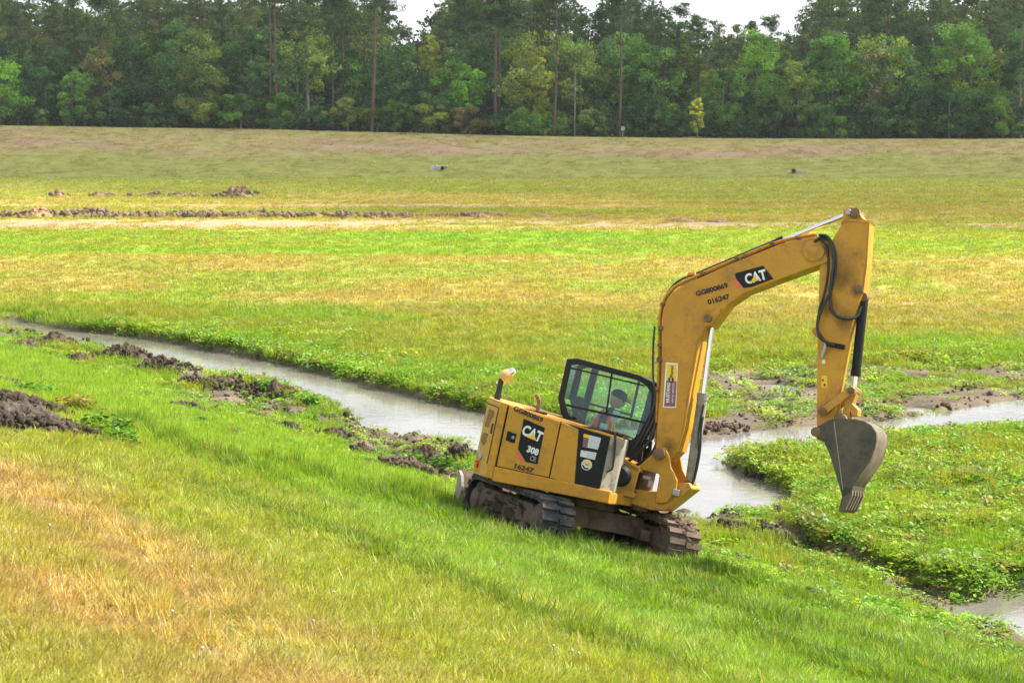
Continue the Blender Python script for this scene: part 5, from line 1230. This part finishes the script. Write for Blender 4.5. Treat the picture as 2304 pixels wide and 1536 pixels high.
ORD = ["first", "second", "third", "fourth", "fifth", "sixth", "seventh", "eighth", "ninth", "tenth", "eleventh", "twelfth", "thirteenth", "fourteenth", "fifteenth", "sixteenth", "seventeenth"]
row_a = [(130, 442, 30, 10), (222, 443, 34, 9), (250, 443, 22, 6), (294, 443, 16, 7), (324, 443, 22, 5), (352, 442, 26, 10), (400, 443, 26, 9), (430, 443, 30, 6), (482, 443, 46, 6), (541, 445, 62, 22)]
for i, (px, py, w, hh) in enumerate(row_a):
    x, y = fld(px, py); s_ = y / 4480
    lab = "big rounded dirt heap at the right end of the farther heap row" if i == 9 else "%s dirt heap from the left in the farther row of small heaps" % ORD[i]
    heap("dirt_heap", x, y, w * s_, w * s_ * .8, hh * s_ * 1.15, M['spoil'], 100 + i, lab, "dirt heap", "farther row of dirt heaps", 4, .95, 4.5)
row_b = [(20, 487, 66, 15), (85, 488, 82, 24), (135, 488, 50, 17), (200, 487, 76, 26), (262, 489, 60, 13), (318, 489, 52, 17), (372, 488, 50, 14), (412, 488, 50, 17), (470, 489, 62, 22), (525, 489, 44, 13), (582, 487, 66, 20), (640, 488, 50, 15), (700, 488, 52, 14), (768, 488, 60, 18), (850, 489, 50, 13), (905, 488, 44, 9), (1070, 488, 80, 11)]
for i, (px, py, w, hh) in enumerate(row_b):
    x, y = fld(px, py); s_ = y / 4480
    heap("dirt_heap", x, y, w * s_ * 1.15, w * s_ * .8, hh * s_ * .72, M['orangespoil'] if i == 1 else M['spoil'], 130 + i, "%s heap from the left in the nearer long row of tan spoil heaps" % ORD[i], "dirt heap", "nearer row of spoil heaps", 4, .95, 4.5)
for i, (px, py, w, hh, lab) in enumerate([(1210, 487, 70, 8, "low spoil patch left of the boom in the nearer heap row"), (1330, 487, 60, 8, "low spoil patch above the boom elbow in the nearer heap row"), (1530, 497, 66, 9, "low brown spoil patch behind the boom's upper arm"), (1615, 498, 50, 8, "rightmost low spoil patch in the field")]):
    x, y = fld(px, py); s_ = y / 4480
    heap("spoil_patch", x, y, w * s_, w * s_ * .8, hh * s_ * .9, M['spoil'], 160 + i, lab, "dirt heap", "nearer row of spoil heaps")
def bankpt(px, py):
    """where the line of sight meets the near bank and strip"""
    d = np.array([(px - 1152) / 4480, 0, 0]) + np.array([0, cos(PITCH), -sin(PITCH)]) - np.array([0, sin(PITCH), cos(PITCH)]) * ((py - 768) / 4480)
    lo = 6.0
    ts = np.linspace(6, 90, 1700); X = d[0] * ts; Y = d[1] * ts; Z = EYE + d[2] * ts
    g = terrain(X, Y)[0]; i = int(np.argmax(Z < g)); return float(X[i]), float(Y[i])
CLODS = [
 (70, 975, 250, 74, 'darkmud', "large wet grey mud pile on the bank at the left edge", .5),
 (25, 918, 190, 56, 'mud', "mud lump behind the large grey pile at the left edge", .45),
 (25, 872, 80, 24, 'darkmud', "small dark mud lump above the grey pile at the left edge", .45),
 (285, 805, 84, 42, 'mud', "pointed mud clod on the near shore, leftmost along the water", .5),
 (365, 836, 100, 44, 'mud', "long mud clod on the near shore beside the pointed one", .5),
 (120, 776, 120, 30, 'mud', "low mud ridge where the stream meets the left side", .4),
 (70, 790, 80, 26, 'drymud', "brown matted clump near the stream's left end", .5),
 (180, 812, 50, 20, 'mud', "small clod below the low mud ridge at left", .5),
 (480, 868, 110, 30, 'mud', "flat mud bank on the near shore, mid-left", .4),
 (600, 888, 100, 30, 'mud', "flat mud bank on the near shore left of the green clump", .4),
 (425, 930, 62, 38, 'drymud', "brown pointed clod on the bank left of centre", .55),
 (520, 982, 34, 18, 'drymud', "tiny brown clod right of the pointed brown clod", .55),
 (640, 975, 56, 32, 'mud', "grey-brown clod in the weeds left of centre", .55),
 (752, 985, 56, 28, 'mud', "rounded clod near the shore behind the excavator", .55),
 (820, 1030, 62, 36, 'mud', "dark clod left of the crumbly light heap", .55),
 (915, 1064, 120, 52, 'drymud', "crumbly light brown mud heap behind the excavator's blade", .6),
 (970, 1040, 76, 40, 'mud', "grey mud heap right of the crumbly light heap", .55),
 (1045, 1030, 60, 36, 'mud', "mud lump at the water just left of the counterweight", .5),
 (595, 1163, 32, 24, 'drymud', "single reddish clod alone in the bank grass", .55),
 (1750, 1203, 120, 24, 'darkmud', "dark churned mud heap below the bucket", .6),
 (1640, 1206, 90, 26, 'mud', "low mud bank between the far track and the dark heap", .5),
 (1680, 1120, 120, 26, 'mud', "muddy edge of the weedy island left of the bucket", .45),
 (1640, 985, 120, 9, 'drymud', "pale mud shelf across the water behind the boom cylinder", .45),
]
for i, (px, py, w, hh, mm_, lab, ro) in enumerate(CLODS):
    x, y = bankpt(px, py); s_ = y / 4480
    heap("mud_heap" if w > 90 else "mud_clod", x, y, w * s_, w * s_ * .75, hh * s_ * .72, M[mm_], 200 + i, lab, "mud heap" if w > 90 else "mud clod", "mud thrown up along the stream", 4 if w > 50 else 3, ro * 1.9, 4.6)
for i, (px, py, w, lab) in enumerate([(1545, 1150, 34, "black floating debris in the pool right of the swing post"), (1512, 1153, 14, "small black bit floating left of the larger debris"), (720, 935, 12, "small dark bit floating mid-stream")]):
    yw = (EYE - WATER_Z) / math.tan(math.atan((py - 768) / 4480) + PITCH); x = cam_x(px, yw); s_ = yw / 4480
    o = heap("floating_debris", x, yw, w * s_, w * s_ * .7, .07, M['darkmud'], 240 + i, lab, "debris", "debris floating on the water", 3, .8, 5)
    o.location.z = WATER_Z - .005
    me = o.data; v = np.empty(len(me.vertices) * 3, np.float32); me.vertices.foreach_get("co", v); v = v.reshape(-1, 3); v[:, 2] = (v[:, 2] - v[:, 2].min()) * .07 / (np.ptp(v[:, 2]) + 1e-6) - .01
    me.vertices.foreach_set("co", v.ravel())
# loose crumbs of mud and spoil (stuff)
def crumb_mesh(k):
    bm = bmesh.new(); bmesh.ops.create_icosphere(bm, subdivisions=2, radius=1); r_ = np.random.default_rng(k)
    co = np.array([v.co for v in bm.verts]); f = np.array([[v.index for v in q.verts] for q in bm.faces]); bm.free()
    co = co * (.25 + 1.5 * fbm(co[:, 0] * 2.2 + k * 5, co[:, 1] * 2.2 + co[:, 2] * 2.7, 300 + k, 4))[:, None] * np.array((1, .8, .62)); return co, f
def crumb_mat(name, var):
    m, N, L, b = mat(name); a = N.new("ShaderNodeAttribute"); a.attribute_type = 'INSTANCER'; a.attribute_name = "col"
    tc = N.new("ShaderNodeTexCoord").outputs["Object"]
    L.new(mix(N, L, 1.0, a.outputs["Color"], ramp(N, L, noise(N, L, 2.5, 5, .7, tc), [(.3, (.6, .6, .6)), (.7, (1.3, 1.3, 1.3))]), 'MULTIPLY'), b.inputs["Base Color"])
    b.inputs["Roughness"].default_value = .9; b.inputs["Specular IOR Level"].default_value = .2
    bump(N, L, noise(N, L, 4, 6, .75, tc), b, .8, .2); return m
cmat = crumb_mat("loose_soil", 1)
csrc = [np_mesh("crumb%d" % k, *crumb_mesh(k), cmat) for k in range(5)]
nc = 90000
x, y = sample(nc, 22, 66, 1.2, .285, 1.5)
h, c, g, gd, wd, gh, t, s, dw = cover(x, y)
p_ = (1 - gd) * (dw > -.12) * (t > -.2) * (t < 4.6) * .55 * fbm(x * .9, y * .9, 51, 3) * 1.6
p_ = np.maximum(p_, (1 - gd) * (dw > .05) * (t <= -.2) * .12)
k = (rng.random(nc) < p_) & off_tracks(x, y); x, y, h = x[k], y[k], h[k]; m = len(x)
sz = rng.lognormal(-3.45, .5, m) * np.maximum(1, y / 36) ** .5; sz = np.minimum(sz, .16)
ccol = np.array((.135, .100, .070)) * rng.uniform(.45, 1.9, (m, 1))
hx, hy, hs2, hc, ht = [], [], [], [], []
hr = random.Random(44)
def spread(cx, cy, wx, wy, n, s0, s1, col_, top=0.):
    for _ in range(n):
        gx_, gy_ = hr.gauss(0, 1), hr.gauss(0, 1); hx.append(cx + gx_ * wx); hy.append(cy + gy_ * wy); ht.append(top * max(0, 1 - (gx_ * gx_ + gy_ * gy_) / 5.5) ** .85); hs2.append(hr.uniform(s0, s1)); q = hr.uniform(.65, 1.3); hc.append([v * q for v in col_])
for (px, py, w, hh) in row_a:
    a_, b_ = fld(px, py); spread(a_, b_, w * b_ / 4480 * .5, .5, int(w * .6), .06, .24, (.28, .20, .13), hh * b_ / 4480 * .8)
for (px, py, w, hh) in row_b:
    a_, b_ = fld(px, py); spread(a_, b_, w * b_ / 4480 * .5, .45, int(w * .9), .06, .28, (.28, .195, .12), hh * b_ / 4480 * .55)
for px in range(0, 1120, 9):
    a_, b_ = fld(px, 487); spread(a_, b_, .4, .4, 7, .04, .24, (.26, .18, .11))
for (px, py, w, hh, mm_, lab, ro) in CLODS:
    a_, b_ = bankpt(px, py); spread(a_, b_, w * b_ / 4480 * .42, w * b_ / 4480 * .36, int(w * 1.7), .014, .075, (.13, .099, .070) if mm_ != 'drymud' else (.19, .14, .10), hh * b_ / 4480 * .55)
hx, hy = np.array(hx), np.array(hy); hz_ = terrain(hx, hy)[0] + np.array(ht)
X_ = np.concatenate([x, hx]); Y_ = np.concatenate([y, hy]); Z_ = np.concatenate([h, hz_]); S_ = np.concatenate([sz, hs2]); C_ = np.concatenate([ccol, np.array(hc)]); m = len(X_)
scatter("loose_soil", np.stack([X_, Y_, Z_ + S_ * .12], 1), rng.integers(0, 5, m), rng.uniform(0, 6.28, (m, 3)), S_[:, None] * rng.uniform(.8, 1.25, (m, 3)), C_, csrc, "crumbs of mud and spoil strewn along stream and heaps", "soil")
# leafy weed clumps that stand out singly
CLUMPS = [(235, 990, 100, 50, "leafy weed clump at the right of the grey mud pile"), (160, 932, 90, 34, "yellowing weed clump on top of the grey mud pile"), (60, 894, 110, 24, "leafy clump behind the mud lump at the left edge"), (262, 1012, 80, 36, "lowest leafy clump right of the grey mud pile"),
          (600, 888, 34, 26, "leafy clump leaning over the near shore"), (455, 962, 20, 18, "small dark green tuft alone on the bank"), (700, 915, 30, 18, "leafy clump by the water left of centre"), (930, 1050, 40, 26, "green clump above the crumbly light mud heap"), (995, 1062, 46, 32, "green clump between the mud heaps and the blade"),
          (1625, 1010, 24, 16, "small green clump on the mud shelf behind the boom cylinder")]
cr = random.Random(12)
for px, py, w, hh, lab in CLUMPS:
    x, y = bankpt(px, py); s_ = y / 4480; rad_ = w * s_ / 2 * 1.25; hg = hh * s_ * 1.5
    root = empty("weed_clump", Matrix.Translation((x, y, ground_z(x, y)))); tag(root, lab, "plant", "single leafy clumps")
    col_ = np.array((.26, .22, .04)) if "yellowing" in lab else np.array((.10, .23, .02))
    V, F, A, o_ = [], [], [], 0
    me = weed("leaves", int(150 + 900 * rad_ * rad_), rad_, hg, .085, cr)
    ob = link("leaves", me, root); me.materials.clear(); me.materials.append(M['leaf']); ob.color = (*col_, 1)
    b = MB()
    for k in range(9):
        a = cr.uniform(0, 6.28); b.tube([(cos(a) * rad_ * .2, sin(a) * rad_ * .2, -.02), (cos(a) * rad_ * .5, sin(a) * rad_ * .5, hg * .75)], [.006, .003], 4)
    st2 = b.build("stems", M['weedstem'] if 'weedstem' in M else M['greybark'], root); tag(st2, kind="stuff")
# dandelion clocks in the foreground
M['fluff'] = plain("seed_fluff", (.42, .40, .34), .9)
for i, (px, py, lab) in enumerate([(112, 1193, "white dandelion clock beside the bare rut at the far left"), (388, 1387, "white dandelion clock above the bare patch, lower left"), (432, 1288, "white dandelion clock in the orange grass, left"), (455, 1470, "white dandelion clock lowest at left"), (705, 1410, "white dandelion clock in the orange grass, lower middle"), (752, 1343, "white dandelion clock in yellow grass left of centre"), (1245, 1463, "white dandelion clock lower middle, left of a close pair"), (1287, 1474, "left dandelion clock of a close pair, lower middle"), (1301, 1480, "right dandelion clock of a close pair, lower middle")]):
    x, y = bankpt(px, py + 40); z = ground_z(x, y)
    root = empty("dandelion", Matrix.Translation((x, y, z))); tag(root, lab, "dandelion", "dandelion clocks in the bank grass")
    hgt_ = .16 * y / 14
    MB().tube([(0, 0, 0), (.008, 0, hgt_ * .5), (.0, .005, hgt_)], .0028, 5).build("stem", M['weedstem'] if 'weedstem' in M else M['greybark'], root)
    hd_ = MB(); rr_ = np.random.default_rng(i)
    bm = bmesh.new(); bmesh.ops.create_icosphere(bm, subdivisions=2, radius=.009)
    hd_.add([tuple(v.co * (1 + .25 * rr_.random())) for v in bm.verts], [tuple(v.index for v in f.verts) for f in bm.faces]); bm.free()
    hd_.xf(Matrix.Translation((0, .005, hgt_ + .008))).build("seed_head", M['fluff'], root)
# concrete drain outlets in the embankment
M['concrete'] = soil("pale_concrete", (.34, .32, .30), (.46, .44, .41), (.56, .54, .51), 3)
for px, py, fl, lab in ((985, 381, 1, "concrete pipe outlet with rubble in the far embankment, left of the boom"), (1783, 388, -1, "low concrete pipe outlet in the far embankment, at right")):
    y = 249.5; x = cam_x(px, y); z = ground_z(x, y)
    root = empty("drain_outlet", Matrix.Translation((x, y, z))); tag(root, lab, "drain outlet", "drain outlets in the embankment")
    MB().prism([(-.1, -.1), (.75, -.1), (.75, .34), (.45, .42), (-.1, .30)], -.25, .2).build("headwall", M['concrete'], root, .03)
    MB().lathe([(.20, -.55), (.24, -.55), (.24, .0), (.20, .0)], (fl * .32 + .32, 0, .22), 16, 'y').build("pipe", M['interior'], root, smooth=40)
    MB().prism([(-1.1 if fl > 0 else .7, -.1), (-.1 if fl > 0 else 1.7, -.1), (-.1 if fl > 0 else 1.5, .26), (-.9 if fl > 0 else .7, .34 if fl > 0 else .30)], -.1, .15).build("wing_wall", M['concrete'], root, .05)
    if fl > 0:
        for k in range(6):
            q = MB(); bm = bmesh.new(); bmesh.ops.create_icosphere(bm, subdivisions=1, radius=.14 + .03 * (k % 3))
            q.add([tuple(v.co * random.uniform(.75, 1.2)) for v in bm.verts], [tuple(v.index for v in f.verts) for f in bm.faces]); bm.free()
            q.xf(Matrix.Translation((-1.0 + k * .42, .55 + .2 * (k % 2), .38))).build("rubble_stone", M['concrete'], root)
# white sign on a post at the wood's edge
y = 273; x = cam_x(1400, y); z = ground_z(x, y)
root = empty("sign_post", Matrix.Translation((x, y, z))); tag(root, "small white sign on a thin post at the embankment crest", "sign")
MB().box(-.035, .035, -.03, .03, -.3, 1.35).build("post", M['steel'], root)
MB().box(-.24, .24, -.05, -.035, 1.05, 1.6).build("sign_board", M['steel'], root)

# ------------------------------------------------------------------ cloud whose shadow lies on the far field and wood
def cloud():
    HZ = 460.0; off = SUN * (HZ / SUN.z)
    edge = [(-420, 262), (-160, 248), (-75, 240), (-30, 205), (2, 168), (33, 134), (75, 112), (160, 96), (420, 70)]
    xs = np.linspace(-420, 420, 85); ys = np.linspace(60, 640, 60)
    X, Y = np.meshgrid(xs, ys); x, y = X.ravel(), Y.ravel()
    e = np.interp(x, [p[0] for p in edge], [p[1] for p in edge]) + 26 * (fbm(x * .012, y * .012, 81, 4) - .5)
    d = np.minimum.reduce([y - e, 640 - y + 0 * x, 420 - np.abs(x)])
    th = np.sqrt(np.clip(d, 0, 90) / 90)
    top = HZ + 70 * th * (.5 + fbm(x * .02, y * .02, 82, 5)); bot = HZ - 12 * th * (.5 + fbm(x * .02, y * .02, 83, 4))
    keep = d > -4; idx = np.arange(len(x)).reshape(X.shape)
    q = np.stack([idx[:-1, :-1], idx[:-1, 1:], idx[1:, 1:], idx[1:, :-1]], -1).reshape(-1, 4); q = q[keep[q].all(1)]
    n = len(x); V = np.concatenate([np.stack([x + off.x, y + off.y, top], 1), np.stack([x + off.x, y + off.y, bot], 1)])
    m, N, L, b = mat("thin_cloud"); out = N["Material Output"]
    tl = N.new("ShaderNodeBsdfTranslucent"); tl.inputs[0].default_value = (.95, .95, .97, 1); df = N.new("ShaderNodeBsdfDiffuse"); df.inputs[0].default_value = (.95, .95, .97, 1)
    tp = N.new("ShaderNodeBsdfTransparent"); s1 = N.new("ShaderNodeMixShader"); s1.inputs[0].default_value = .6; s2 = N.new("ShaderNodeMixShader"); s2.inputs[0].default_value = .55
    L.new(df.outputs[0], s1.inputs[1]); L.new(tl.outputs[0], s1.inputs[2]); L.new(s1.outputs[0], s2.inputs[1]); L.new(tp.outputs[0], s2.inputs[2]); L.new(s2.outputs[0], out.inputs[0])
    o = link("cloud", np_mesh("cloud", V, np.concatenate([q, q[:, ::-1] + n]), m, True))
    tag(o, "broad white cloud shading the wood and far embankment", kind="structure")
cloud()

# ------------------------------------------------------------------ haze
def haze():
    m, N, L, b = mat("pale_haze"); N.remove(b); v = N.new("ShaderNodeVolumePrincipled")
    v.inputs["Color"].default_value = (.86, .91, .97, 1); v.inputs["Density"].default_value = .00011; v.inputs["Anisotropy"].default_value = .2
    L.new(v.outputs[0], N["Material Output"].inputs["Volume"])
    o = MB().box(-640, 640, -45, 1000, -3.0, 46).build("haze", m)
    tag(o, "thin pale haze in the air over the basin", kind="stuff")
haze()
